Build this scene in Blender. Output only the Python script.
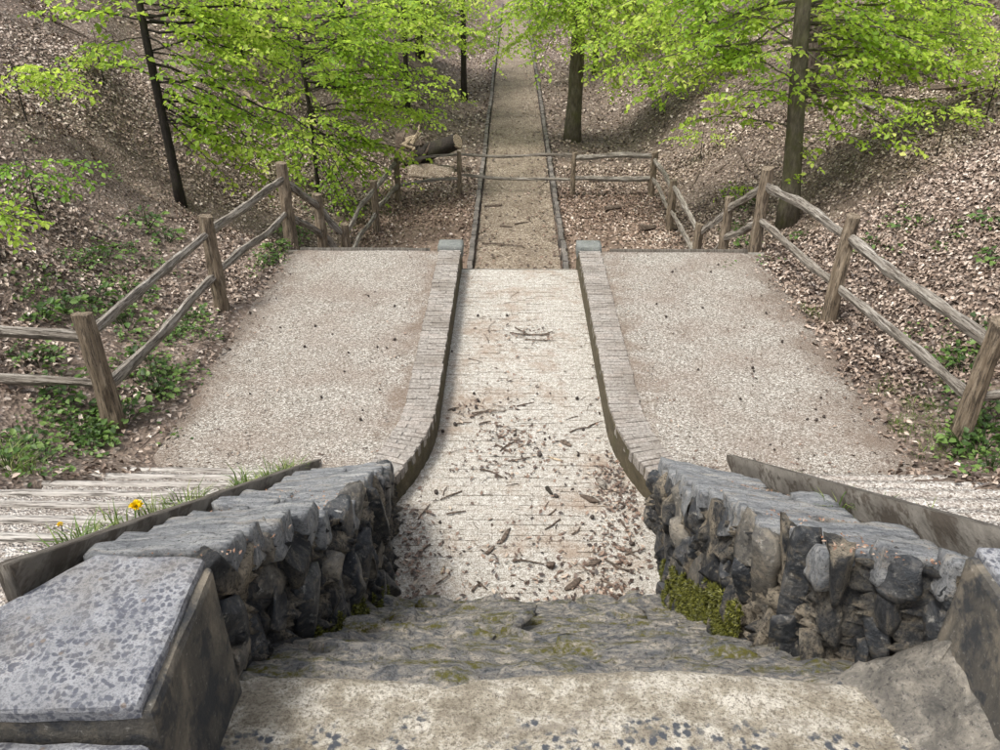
import bpy, bmesh, math, random
import numpy as np
from mathutils import Vector, Matrix, noise as mnoise

for o in list(bpy.data.objects):
    bpy.data.objects.remove(o, do_unlink=True)
scene = bpy.context.scene
C = scene.collection

# ------------------------------------------------------------------ camera
PITCH = math.radians(29.9); YAW = math.radians(0.81); FPX = 800.0
CAM = np.array([-0.12, 0.0, 3.9])
cd = bpy.data.cameras.new('camera'); cam = bpy.data.objects.new('camera', cd); C.objects.link(cam)
cam.location = CAM; cam.rotation_euler = (math.pi/2 - PITCH, 0, YAW)
cd.sensor_width = 36; cd.sensor_fit = 'HORIZONTAL'; cd.lens = 36*FPX/1000; cd.clip_start = 0.05; cd.clip_end = 500
scene.camera = cam

# ------------------------------------------------------------------ sky, sun, exposure
SUN_EL = math.radians(64); SUN_AZ = math.radians(238)     # azimuth: clockwise from +Y
w = bpy.data.worlds.new('World'); scene.world = w; w.use_nodes = True
nt = w.node_tree; nt.nodes.clear()
sky = nt.nodes.new('ShaderNodeTexSky'); sky.sky_type = 'NISHITA'; sky.sun_disc = False
sky.sun_elevation = SUN_EL; sky.sun_rotation = SUN_AZ
sky.air_density = 1.0; sky.dust_density = 4.0; sky.ozone_density = 0.6
hs = nt.nodes.new('ShaderNodeHueSaturation'); hs.inputs['Saturation'].default_value = 0.35
bg = nt.nodes.new('ShaderNodeBackground'); bg.inputs['Strength'].default_value = 0.122
out = nt.nodes.new('ShaderNodeOutputWorld')
nt.links.new(sky.outputs[0], hs.inputs['Color']); nt.links.new(hs.outputs[0], bg.inputs['Color'])
nt.links.new(bg.outputs[0], out.inputs[0])
sd = bpy.data.lights.new('sun', 'SUN'); so = bpy.data.objects.new('sun', sd); C.objects.link(so)
sd.energy = 1.5; sd.angle = math.radians(13); sd.color = (1.0, 0.96, 0.9)
dirv = Vector((math.sin(SUN_AZ)*math.cos(SUN_EL), math.cos(SUN_AZ)*math.cos(SUN_EL), math.sin(SUN_EL)))
so.rotation_euler = dirv.to_track_quat('Z', 'Y').to_euler(); so.location = (0, 0, 30)
scene.view_settings.view_transform = 'Standard'; scene.view_settings.look = 'None'
scene.view_settings.exposure = 1.15; scene.view_settings.gamma = 1
scene.view_settings.use_curve_mapping = False

# ------------------------------------------------------------------ pixel helpers (photo 1000x750)
_h = np.array([-math.sin(YAW), math.cos(YAW), 0]); _r = np.array([math.cos(YAW), math.sin(YAW), 0]); _z = np.array([0, 0, 1.0])
_f = _h*math.cos(PITCH) - _z*math.sin(PITCH); _d = -_h*math.sin(PITCH) - _z*math.cos(PITCH)
def ray(u, v): return _r*(u-500) + _f*FPX + _d*(v-375)
def at_z(u, v, Z):
    d = ray(u, v); return CAM + d*((Z-CAM[2])/d[2])
def at_y(u, v, Y):
    d = ray(u, v); return CAM + d*((Y-CAM[1])/d[1])
def project(p):
    q = np.asarray(p) - CAM
    z = q@_f
    return 500 + FPX*(q@_r)/z, 375 + FPX*(q@_d)/z, z

# ------------------------------------------------------------------ noise
def _hash(ix, iy, seed):
    n = (ix*374761393 + iy*668265263 + seed*1442695041) & 0xffffffff
    n = ((n ^ (n >> 13))*1274126177) & 0xffffffff
    return ((n ^ (n >> 16)) & 0xffff)/65535.0
def vnoise(x, y, seed=0):
    x = np.asarray(x, float); y = np.asarray(y, float)
    ix = np.floor(x).astype(np.int64); iy = np.floor(y).astype(np.int64)
    fx = x-ix; fy = y-iy; fx = fx*fx*(3-2*fx); fy = fy*fy*(3-2*fy)
    a = _hash(ix, iy, seed); b = _hash(ix+1, iy, seed); c = _hash(ix, iy+1, seed); d = _hash(ix+1, iy+1, seed)
    return (a*(1-fx)+b*fx)*(1-fy) + (c*(1-fx)+d*fx)*fy - 0.5
def fbm(x, y, sc, oct=3, seed=0):
    x = np.asarray(x, float); y = np.asarray(y, float)
    s = 0; a = 1.0
    for k in range(oct):
        s = s + a*vnoise(x*sc, y*sc, seed+k*17); sc *= 2.03; a *= .5
    return s
def sstep(a, b, x):
    t = np.clip((np.asarray(x, float)-a)/(b-a), 0, 1); return t*t*(3-2*t)

# ------------------------------------------------------------------ materials (all procedural, world position)
def new_mat(name):
    m = bpy.data.materials.new(name); m.use_nodes = True
    nt = m.node_tree; nt.nodes.clear()
    o = nt.nodes.new('ShaderNodeOutputMaterial'); b = nt.nodes.new('ShaderNodeBsdfPrincipled')
    nt.links.new(b.outputs[0], o.inputs[0])
    return m, nt, b, o
class G:
    """small node-graph helper"""
    def __init__(s, nt): s.nt = nt; s.pos = nt.nodes.new('ShaderNodeNewGeometry').outputs['Position']
    def link(s, a, b): s.nt.links.new(a, b)
    def scaled(s, v):
        n = s.nt.nodes.new('ShaderNodeVectorMath'); n.operation = 'MULTIPLY'; s.link(s.pos, n.inputs[0]); n.inputs[1].default_value = v; return n.outputs[0]
    def noise(s, scale, detail=4, rough=.6, vec=None, dist=0):
        n = s.nt.nodes.new('ShaderNodeTexNoise'); s.link(vec or s.pos, n.inputs['Vector'])
        n.inputs['Scale'].default_value = scale; n.inputs['Detail'].default_value = detail; n.inputs['Roughness'].default_value = rough; n.inputs['Distortion'].default_value = dist
        return n.outputs['Fac']
    def voro(s, scale, feature='F1', out='Distance', vec=None, rnd=1):
        n = s.nt.nodes.new('ShaderNodeTexVoronoi'); n.feature = feature; s.link(vec or s.pos, n.inputs['Vector']); n.inputs['Scale'].default_value = scale
        n.inputs['Randomness'].default_value = rnd
        return n.outputs[out]
    def ramp(s, fac, stops, interp='LINEAR'):
        n = s.nt.nodes.new('ShaderNodeValToRGB'); s.link(fac, n.inputs[0]); e = n.color_ramp.elements; n.color_ramp.interpolation = interp
        while len(e) < len(stops): e.new(.5)
        for i, (p, c) in enumerate(stops):
            e[i].position = p
            e[i].color = (c, c, c, 1) if isinstance(c, (int, float)) else (*c, 1)
        return n.outputs[0]
    def mix(s, fac, a, b, mode='MIX'):
        n = s.nt.nodes.new('ShaderNodeMix'); n.data_type = 'RGBA'; n.blend_type = mode
        for i, x in ((0, fac), (6, a), (7, b)):
            if hasattr(x, 'is_output'): s.link(x, n.inputs[i])
            elif i == 0: n.inputs[0].default_value = x
            else: n.inputs[i].default_value = (*x, 1) if not isinstance(x, (int, float)) else (x, x, x, 1)
        return n.outputs[2]
    def math(s, op, a, b=0.0):
        n = s.nt.nodes.new('ShaderNodeMath'); n.operation = op
        for i, x in ((0, a), (1, b)):
            if hasattr(x, 'is_output'): s.link(x, n.inputs[i])
            else: n.inputs[i].default_value = x
        return n.outputs[0]
    def attr(s, name):
        n = s.nt.nodes.new('ShaderNodeAttribute'); n.attribute_name = name; return n.outputs['Fac']
    def objrand(s): return s.nt.nodes.new('ShaderNodeObjectInfo').outputs['Random']
    def bump(s, h, b, strength=.5, dist=.01):
        n = s.nt.nodes.new('ShaderNodeBump'); s.link(h, n.inputs['Height']); n.inputs['Strength'].default_value = strength; n.inputs['Distance'].default_value = dist
        s.link(n.outputs[0], b.inputs['Normal'])
M = {}
def finish(name, m, g, b, col, rough=.85, h=None, strength=.5, dist=.01, spec=.3):
    g.link(col, b.inputs['Base Color']) if hasattr(col, 'is_output') else None
    b.inputs['Roughness'].default_value = rough; b.inputs['Specular IOR Level'].default_value = spec
    if h is not None: g.bump(h, b, strength, dist)
    M[name] = m

def m_gravel(name, cols, patch, pscale=.9, grain=95, border=False):
    m, nt, b, o = new_mat(name); g = G(nt)
    cell = g.voro(grain, out='Color'); sep = nt.nodes.new('ShaderNodeSeparateColor'); g.link(cell, sep.inputs[0])
    c = g.ramp(sep.outputs[0], cols)
    n = g.noise(pscale, 5, .6)
    c = g.mix(g.ramp(n, [(.42, 0.0), (.66, .85)]), c, g.mix(.55, c, patch))
    if border:
        sx = nt.nodes.new('ShaderNodeSeparateXYZ'); g.link(g.pos, sx.inputs[0])
        e = g.math('ADD', g.math('MULTIPLY', g.math('SUBTRACT', g.math('ABSOLUTE', sx.outputs[0]), 2.55), 1.1), g.math('MULTIPLY', g.math('SUBTRACT', g.noise(1.7, 6, .7), .5), 2.6))
        c = g.mix(g.ramp(e, [(.1, 0.0), (.75, .9)]), c, g.mix(.75, c, (.16, .115, .085)))
        e2 = g.math('ADD', g.math('MULTIPLY', g.math('SUBTRACT', 1.35, g.math('ABSOLUTE', sx.outputs[0])), 2.0), g.math('MULTIPLY', g.math('SUBTRACT', g.noise(2.6, 5, .7), .5), 2.2))
        c = g.mix(g.ramp(e2, [(.15, 0.0), (.6, .75)]), c, g.mix(.7, c, (.17, .12, .085)))
    f = g.noise(grain*.35, 3, .7)
    c = g.mix(g.ramp(f, [(.35, .55), (.6, 0.0)]), c, (.12, .09, .065))
    finish(name, m, g, b, c, .95, g.voro(grain), .9, .012)
m_gravel('gravel', [(0, (.085, .075, .062)), (.3, (.27, .247, .212)), (.65, (.4, .372, .325)), (1, (.68, .655, .6))], (.22, .16, .125), 1.3, 95, True)
m_gravel('stair_gravel', [(0, (.13, .11, .095)), (.3, (.38, .345, .31)), (.65, (.53, .5, .45)), (1, (.74, .71, .66))], (.3, .25, .21), 2.2, 80)
m_gravel('path_sand', [(0, (.09, .065, .048)), (.35, (.185, .145, .105)), (.7, (.29, .24, .18)), (1, (.48, .42, .345))], (.075, .052, .036), 1.6, 50)

def m_soil():
    m, nt, b, o = new_mat('soil'); g = G(nt)
    n = g.noise(1.2, 6, .65); c = g.ramp(n, [(.3, (.06, .045, .036)), (.55, (.135, .103, .08)), (.75, (.24, .19, .15))])
    cell = g.voro(30, out='Color'); sep = nt.nodes.new('ShaderNodeSeparateColor'); g.link(cell, sep.inputs[0])
    lc = g.ramp(sep.outputs[1], [(0, (.07, .05, .04)), (.5, (.2, .15, .12)), (1, (.42, .36, .31))])
    c = g.mix(g.ramp(sep.outputs[0], [(.5, 0.0), (.62, .7)]), c, lc)
    finish('soil', m, g, b, c, 1, g.mix(.5, g.voro(30), g.noise(9, 5)), 1, .04)
m_soil()
def m_floor():
    m, nt, b, o = new_mat('floor_soil'); g = G(nt)
    n = g.noise(1.0, 6, .65); c = g.ramp(n, [(.3, (.14, .10, .075)), (.55, (.22, .16, .12)), (.75, (.33, .255, .195))])
    f = g.noise(42, 3, .7); c = g.mix(g.ramp(f, [(.38, .6), (.6, 0.0)]), c, (.09, .065, .05))
    finish('floor_soil', m, g, b, c, 1, g.noise(30, 5), .7, .02)
m_floor()

def m_brick(name, cols, dirt, white=.5):
    m, nt, b, o = new_mat(name); g = G(nt)
    c = g.ramp(g.objrand(), cols)
    c = g.mix(g.ramp(g.noise(38, 5, .7), [(.4, 0.0), (.62, white)]), c, (.6, .57, .52))
    c = g.mix(g.ramp(g.noise(110, 3, .8), [(.36, .8), (.5, 0.0)]), c, dirt)
    c = g.mix(g.ramp(g.noise(2.2, 5, .6), [(.45, 0.0), (.7, .7)]), c, dirt, 'MIX')
    finish(name, m, g, b, c, .92, g.noise(120, 4, .7), .8, .006)
m_brick('wall_brick', [(0, (.165, .148, .13)), (.5, (.2, .182, .162)), (1, (.245, .212, .185))], (.13, .108, .085), .5)
m_brick('kerb_brick', [(0, (.09, .08, .072)), (.5, (.13, .116, .105)), (1, (.19, .165, .145))], (.05, .042, .035), .12)
m_brick('wall_mortar', [(0, (.2, .185, .17)), (1, (.21, .2, .18))], (.12, .105, .09), .4)

def m_rampbrick():
    m, nt, b, o = new_mat('ramp_brick'); g = G(nt)
    n = g.noise(24, 5, .75); c = g.ramp(n, [(.3, (.26, .24, .205)), (.48, (.46, .44, .39)), (.65, (.67, .655, .605))])
    c = g.mix(g.ramp(g.objrand(), [(0, 0.0), (1, .25)]), c, (.46, .41, .34))
    c = g.mix(g.ramp(g.noise(95, 4, .85), [(.43, .9), (.52, 0.0)]), c, (.12, .095, .07))
    st = g.ramp(g.noise(2.0, 7, .7), [(.5, 0.0), (.66, .9)])
    c = g.mix(st, c, g.mix(.65, c, (.23, .155, .10)))
    finish('ramp_brick', m, g, b, c, .95, g.noise(110, 4, .75), 1, .008)
m_rampbrick()

def m_stone(name, cols, sc=6, fine=60, tan=(.42, .35, .25), tanamt=.5, spec=.35, rough=.8, lich=None, bs=.8):
    m, nt, b, o = new_mat(name); g = G(nt)
    c = g.ramp(g.noise(sc, 7, .7, dist=.6), cols)
    c = g.mix(g.ramp(g.noise(sc*2.3, 6, .7), [(.52, 0.0), (.68, tanamt)]), c, tan)
    c = g.mix(g.ramp(g.noise(fine, 4, .8), [(.34, .75), (.47, 0.0)]), c, (.03, .03, .033))
    c = g.mix(g.ramp(g.noise(fine*.45, 6, .8), [(.56, 0.0), (.7, .5)]), c, (.5, .48, .43))
    if lich:
        c = g.mix(lich(g), c, (.045, .05, .058))
    finish(name, m, g, b, c, rough, g.mix(.45, g.noise(fine*.8, 6, .75), g.noise(sc*2, 6, .7)), bs, .03, spec)
# 
m_stone('dark_stone', [(.32, (.006, .008, .011)), (.5, (.022, .026, .031)), (.62, (.075, .075, .075)), (.76, (.2, .18, .145))], 9, 45, (.26, .215, .15), .45, .5, .5)
m_stone('brown_stone', [(.32, (.035, .034, .032)), (.5, (.10, .093, .08)), (.68, (.22, .195, .155))], 6, 50, (.34, .28, .2), .5, .4, .7)
def m_slab():
    m, nt, b, o = new_mat('slab_stone'); g = G(nt)
    c = g.ramp(g.noise(9, 8, .75, g.scaled((.55, 2.6, 1)), .5), [(.3, (.06, .066, .075)), (.41, (.17, .18, .192)), (.53, (.3, .308, .312)), (.66, (.48, .475, .455))])
    c = g.mix(g.ramp(g.noise(5, 6, .7, g.scaled((.5, 3, 1))), [(.54, 0.0), (.64, .75)]), c, (.4, .36, .30))
    c = g.mix(g.ramp(g.noise(70, 4, .8), [(.36, .8), (.48, 0.0)]), c, (.03, .03, .033))
    c = g.mix(g.ramp(g.noise(26, 6, .8), [(.57, 0.0), (.68, .6)]), c, (.5, .49, .46))
    finish('slab_stone', m, g, b, c, .7, g.mix(.4, g.noise(55, 7, .78), g.noise(14, 7, .7, g.scaled((.5, 2.4, 1)))), 1, .04, .4)
m_slab()
m_stone('mortar', [(.3, (.27, .22, .15)), (.55, (.43, .36, .26)), (.75, (.55, .49, .39))], 5, 45, (.2, .18, .15), .45, .2, .95)
m_stone('fillet_mortar', [(.3, (.07, .068, .062)), (.5, (.17, .157, .135)), (.68, (.32, .29, .24))], 9, 50, (.12, .11, .1), .6, .2, .95, bs=1)
m_stone('cap_stone', [(.3, (.11, .118, .112)), (.7, (.23, .24, .225))], 9, 70, (.24, .26, .2), .5)
m_stone('concrete_edge', [(.3, (.16, .145, .12)), (.7, (.27, .25, .215))], 6, 70, (.16, .14, .1), .3, .2, .9)

def m_face():
    m, nt, b, o = new_mat('rubble_face'); g = G(nt)
    v = g.scaled((1, 1, .45))
    c = g.ramp(g.noise(8, 8, .75, v, .4), [(.36, (.012, .014, .018)), (.47, (.05, .052, .055)), (.55, (.13, .118, .098)), (.66, (.3, .255, .185))])
    c = g.mix(g.ramp(g.noise(4.5, 5, .65, v), [(.51, 0.0), (.58, .9)]), c, g.ramp(g.noise(30, 5, .75), [(.3, (.2, .165, .115)), (.6, (.44, .375, .28))]))
    c = g.mix(g.ramp(g.noise(60, 4, .8), [(.38, .8), (.48, 0.0)]), c, (.02, .02, .02))
    c = g.mix(g.ramp(g.noise(28, 6, .8), [(.6, 0.0), (.7, .6)]), c, (.42, .41, .37))
    finish('rubble_face', m, g, b, c, .8, g.noise(32, 8, .78, v), 1, .06, .35)
m_face()
def m_apron():
    m, nt, b, o = new_mat('apron_stone'); g = G(nt)
    c = g.ramp(g.noise(11, 8, .75, g.scaled((1, 2.2, 1)), .6), [(.32, (.045, .05, .056)), (.43, (.15, .152, .155)), (.54, (.3, .28, .245)), (.64, (.52, .46, .37))])
    c = g.mix(g.ramp(g.noise(60, 4, .8), [(.36, .8), (.48, 0.0)]), c, (.04, .035, .03))
    moss = g.math('MULTIPLY', g.ramp(g.noise(3.2, 6, .7, g.scaled((1, 3, 1))), [(.51, 0.0), (.6, 1.0)]), g.ramp(g.noise(40, 4, .7), [(.38, 0.0), (.55, 1.0)]))
    c = g.mix(moss, c, (.125, .115, .022))
    c = g.mix(g.ramp(g.noise(30, 4, .8), [(.66, 0.0), (.7, .7)]), c, (.25, .11, .06))
    finish('apron_stone', m, g, b, c, .85, g.noise(35, 7, .75), 1, .04)
m_apron()
def m_ledge():
    m, nt, b, o = new_mat('ledge_concrete'); g = G(nt)
    c = g.ramp(g.noise(9, 7, .72), [(.3, (.2, .17, .125)), (.47, (.4, .355, .275)), (.62, (.68, .635, .545))])
    c = g.mix(g.ramp(g.noise(75, 5, .85), [(.41, .85), (.51, 0.0)]), c, (.12, .10, .075))
    c = g.mix(g.ramp(g.noise(5, 6, .7, g.scaled((1, 2, 1))), [(.54, 0.0), (.66, .6)]), c, (.24, .21, .17))
    # dark lichen: rounded spots gathered in patches
    vm = nt.nodes.new('ShaderNodeVectorMath'); vm.operation = 'ADD'
    nn = nt.nodes.new('ShaderNodeTexNoise'); g.link(g.pos, nn.inputs['Vector']); nn.inputs['Scale'].default_value = 22
    sc = nt.nodes.new('ShaderNodeVectorMath'); sc.operation = 'SCALE'; g.link(nn.outputs['Color'], sc.inputs[0]); sc.inputs['Scale'].default_value = .035
    g.link(g.pos, vm.inputs[0]); g.link(sc.outputs[0], vm.inputs[1])
    sp = g.ramp(g.math('ADD', g.voro(24, vec=vm.outputs[0]), g.math('MULTIPLY', g.math('SUBTRACT', g.noise(70, 5, .8), .5), .9)), [(.3, 1.0), (.46, 0.0)])
    near = nt.nodes.new('ShaderNodeSeparateXYZ'); g.link(g.pos, near.inputs[0])
    pa = g.math('ADD', g.noise(4.5, 4, .6), g.math('MULTIPLY', g.math('SUBTRACT', 1.86, near.outputs[1]), 1.3))
    c = g.mix(g.math('MULTIPLY', sp, g.ramp(pa, [(.52, 0.0), (.6, 1.0)])), c, (.085, .092, .105))
    finish('ledge_concrete', m, g, b, c, .95, g.noise(60, 7, .75), 1, .02)
m_ledge()
def m_lichen():
    m, nt, b, o = new_mat('lichen_stone'); g = G(nt)
    c = g.ramp(g.noise(6, 5, .6), [(.3, (.165, .17, .18)), (.6, (.265, .27, .28)), (.8, (.34, .325, .315))])
    c = g.mix(g.ramp(g.noise(90, 4, .75), [(.38, .4), (.5, 0.0)]), c, (.25, .25, .27))
    vm = nt.nodes.new('ShaderNodeVectorMath'); vm.operation = 'ADD'
    nn = nt.nodes.new('ShaderNodeTexNoise'); g.link(g.pos, nn.inputs['Vector']); nn.inputs['Scale'].default_value = 30
    sc = nt.nodes.new('ShaderNodeVectorMath'); sc.operation = 'SCALE'; g.link(nn.outputs['Color'], sc.inputs[0]); sc.inputs['Scale'].default_value = .03
    g.link(g.pos, vm.inputs[0]); g.link(sc.outputs[0], vm.inputs[1])
    ed = g.math('MULTIPLY', g.math('SUBTRACT', g.noise(75, 5, .75), .5), .55)
    sp = g.ramp(g.math('ADD', g.voro(46, vec=vm.outputs[0]), ed), [(.34, 1.0), (.52, 0.0)])
    sp2 = g.ramp(g.math('ADD', g.voro(100, vec=vm.outputs[0]), ed), [(.32, 1.0), (.48, 0.0)])
    c = g.mix(g.math('MULTIPLY', sp, g.ramp(g.noise(7, 3), [(.36, .45), (.5, 1.0)])), c, (.085, .09, .108))
    c = g.mix(g.math('MULTIPLY', sp2, g.ramp(g.noise(5, 3), [(.45, 0.0), (.6, .85)])), c, (.10, .104, .125))
    # bare dark spots
    vd = g.ramp(g.voro(13), [(.08, .9), (.13, 0.0)]); c = g.mix(vd, c, (.16, .13, .11))
    c = g.mix(g.ramp(g.noise(3.2, 7, .75), [(.5, 0.0), (.68, .65)]), c, (.15, .135, .115))
    c = g.mix(g.ramp(g.noise(140, 3, .8), [(.4, .6), (.5, 0.0)]), c, (.07, .07, .075))
    finish('lichen_stone', m, g, b, c, .9, g.noise(70, 6, .7), .5, .01)
m_lichen()
def m_dress():
    m, nt, b, o = new_mat('dressed_stone'); g = G(nt)
    c = g.ramp(g.noise(4, 7, .7, g.scaled((1, 1, .6)), .5), [(.3, (.035, .036, .038)), (.5, (.10, .092, .078)), (.7, (.25, .215, .165))])
    c = g.mix(g.ramp(g.noise(45, 4, .75), [(.6, 0.0), (.7, .5)]), c, (.4, .38, .34))
    c = g.mix(g.ramp(g.noise(7, 4, .7), [(.49, 0.0), (.58, .8)]), c, (.032, .036, .042))
    finish('dressed_stone', m, g, b, c, .8, g.noise(40, 6, .7, g.scaled((1, 2.5, .8))), .7, .02)
m_dress()
def m_inner():
    m, nt, b, o = new_mat('damp_wall'); g = G(nt)
    c = g.ramp(g.noise(9, 6, .7), [(.3, (.05, .042, .026)), (.55, (.095, .078, .048)), (.75, (.16, .135, .085))])
    c = g.mix(g.ramp(g.noise(5, 5, .7), [(.55, 0.0), (.7, .6)]), c, (.06, .065, .02))
    finish('damp_wall', m, g, b, c, .95, g.noise(60, 6, .7), .8, .015)
m_inner()
def m_wood(name, cols, stretch):
    m, nt, b, o = new_mat(name); g = G(nt)
    tc = nt.nodes.new('ShaderNodeTexCoord').outputs['Object']
    mp = nt.nodes.new('ShaderNodeVectorMath'); mp.operation = 'MULTIPLY'; g.link(tc, mp.inputs[0]); mp.inputs[1].default_value = stretch
    ad = nt.nodes.new('ShaderNodeVectorMath'); ad.operation = 'ADD'; g.link(mp.outputs[0], ad.inputs[0])
    oi = g.objrand(); mu = g.math('MULTIPLY', oi, 50.0); g.link(mu, ad.inputs[1])
    n = g.noise(30, 6, .7, ad.outputs[0]); c = g.ramp(n, cols)
    c = g.mix(g.ramp(oi, [(0, 0.0), (1, .35)]), c, g.mix(.5, c, (.16, .12, .08)))
    c = g.mix(g.ramp(g.noise(55, 4, .8, ad.outputs[0]), [(.42, .85), (.5, 0.0)]), c, (.05, .04, .03))
    finish(name, m, g, b, c, .9, g.noise(45, 6, .75, ad.outputs[0]), .9, .02)
m_wood('rail_wood', [(.3, (.12, .10, .08)), (.5, (.26, .235, .2)), (.68, (.42, .395, .35))], (1, .08, 1))
m_wood('post_wood', [(.3, (.10, .075, .05)), (.5, (.21, .165, .115)), (.7, (.36, .30, .225))], (1, 1, .1))
m_wood('board_wood', [(.3, (.07, .062, .052)), (.5, (.12, .11, .095)), (.7, (.21, .195, .17))], (1.5, .05, .12))
m_wood('nosing_wood', [(.3, (.3, .27, .24)), (.5, (.5, .47, .43)), (.7, (.66, .63, .58))], (.06, 1, 1))
m_wood('dead_wood', [(.3, (.045, .033, .026)), (.5, (.115, .085, .066)), (.7, (.24, .19, .15))], (1, .15, 1))
m_wood('pale_wood', [(.3, (.25, .18, .11)), (.5, (.45, .36, .25)), (.7, (.6, .5, .38))], (1, .15, 1))
def m_bark(name, cols, sc, mossy=0.3):
    m, nt, b, o = new_mat(name); g = G(nt)
    c = g.ramp(g.noise(sc, 7, .72, g.scaled((1, 1, .3))), cols)
    c = g.mix(g.ramp(g.noise(3, 5, .6), [(.48, 0.0), (.68, mossy)]), c, (.1, .105, .03))
    finish(name, m, g, b, c, .95, g.noise(sc*2, 7, .75, g.scaled((1, 1, .25))), .8, .03)
m_bark('beech_bark', [(.3, (.055, .048, .036)), (.5, (.125, .11, .08)), (.7, (.23, .205, .155))], 16, .55)
m_bark('dark_bark', [(.3, (.016, .013, .011)), (.55, (.036, .03, .025)), (.75, (.085, .07, .058))], 24, .15)
m_bark('rough_bark', [(.35, (.03, .022, .018)), (.5, (.13, .1, .08)), (.7, (.3, .25, .21))], 26, .1)
def m_leaf(name, cols, trans, tint):
    m, nt, b, o = new_mat(name); g = G(nt)
    c = g.ramp(g.attr('rnd'), cols)
    b.inputs['Roughness'].default_value = .5; b.inputs['Specular IOR Level'].default_value = .35
    g.link(c, b.inputs['Base Color'])
    if trans:
        t = nt.nodes.new('ShaderNodeBsdfTranslucent'); g.link(g.mix(.5, c, tint), t.inputs[0])
        mx = nt.nodes.new('ShaderNodeMixShader'); mx.inputs[0].default_value = trans
        g.link(b.outputs[0], mx.inputs[1]); g.link(t.outputs[0], mx.inputs[2]); g.link(mx.outputs[0], o.inputs[0])
    M[name] = m
m_leaf('beech_leaf', [(0, (.12, .23, .025)), (.3, (.25, .42, .045)), (.6, (.42, .58, .08)), (.88, (.6, .72, .14)), (1, (.74, .76, .24))], .6, (.66, .85, .1))
m_leaf('deep_leaf', [(0, (.06, .15, .02)), (.5, (.15, .30, .035)), (1, (.32, .48, .07))], .5, (.35, .6, .05))
m_leaf('herb_leaf', [(0, (.03, .06, .015)), (.5, (.075, .145, .03)), (1, (.18, .27, .07))], .3, (.2, .4, .05))
m_leaf('grass_blade', [(0, (.05, .085, .02)), (.5, (.1, .17, .035)), (1, (.26, .28, .1))], .3, (.25, .35, .06))
m_leaf('dry_leaf', [(0, (.055, .04, .032)), (.25, (.13, .092, .068)), (.5, (.25, .186, .142)), (.75, (.39, .312, .25)), (1, (.58, .5, .425))], 0, None)
m_leaf('red_leaf', [(0, (.08, .05, .037)), (.4, (.19, .125, .09)), (.75, (.33, .24, .185)), (1, (.55, .47, .4))], 0, None)
m_leaf('chip', [(0, (.035, .025, .02)), (.5, (.12, .08, .06)), (.85, (.24, .165, .12)), (1, (.45, .38, .3))], 0, None)
m_leaf('needle_rust', [(0, (.10, .05, .03)), (.5, (.22, .12, .07)), (1, (.38, .29, .22))], 0, None)
m_leaf('moss_green', [(0, (.03, .03, .007)), (.5, (.075, .08, .014)), (1, (.15, .15, .025))], 0, None)
m_leaf('cone_brown', [(0, (.02, .015, .012)), (1, (.05, .036, .028))], 0, None)
m_leaf('petal_yellow', [(0, (.8, .55, .0)), (1, (.85, .65, .01))], 0, None)

# ------------------------------------------------------------------ mesh helpers
def tag(o, label=None, cat=None, group=None, kind=None):
    if label: o['label'] = label
    if cat: o['category'] = cat
    if group: o['group'] = group
    if kind: o['kind'] = kind
    return o
def empty(name, loc=(0, 0, 0)):
    o = bpy.data.objects.new(name, None); C.objects.link(o); o.location = loc; o.empty_display_size = .1; return o
def link(name, me, mat=None, parent=None, loc=None, rot=None):
    o = bpy.data.objects.new(name, me); C.objects.link(o)
    if mat and not me.materials: me.materials.append(M[mat])
    if loc is not None: o.location = loc
    if rot is not None: o.rotation_euler = rot
    if parent is not None:
        o.parent = parent
        # vertices are in world coordinates unless loc is given: cancel the parent's location either way
        p = parent; off = Vector((0, 0, 0))
        while p: off += p.location; p = p.parent
        o.location = Vector(o.location) - off
    return o
def np_mesh(name, V, F, smooth=False, attr=None):
    V = np.asarray(V, np.float32); F = np.asarray(F, np.int32)
    me = bpy.data.meshes.new(name); n, k = F.shape
    me.vertices.add(len(V)); me.vertices.foreach_set('co', V.ravel())
    me.loops.add(n*k); me.loops.foreach_set('vertex_index', F.ravel())
    me.polygons.add(n); me.polygons.foreach_set('loop_start', np.arange(0, n*k, k, dtype=np.int32))
    if smooth: me.polygons.foreach_set('use_smooth', np.ones(n, bool))
    me.update(calc_edges=True)
    if attr is not None:
        a = me.attributes.new('rnd', 'FLOAT', 'POINT'); a.data.foreach_set('value', np.asarray(attr, np.float32))
    return me
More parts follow.
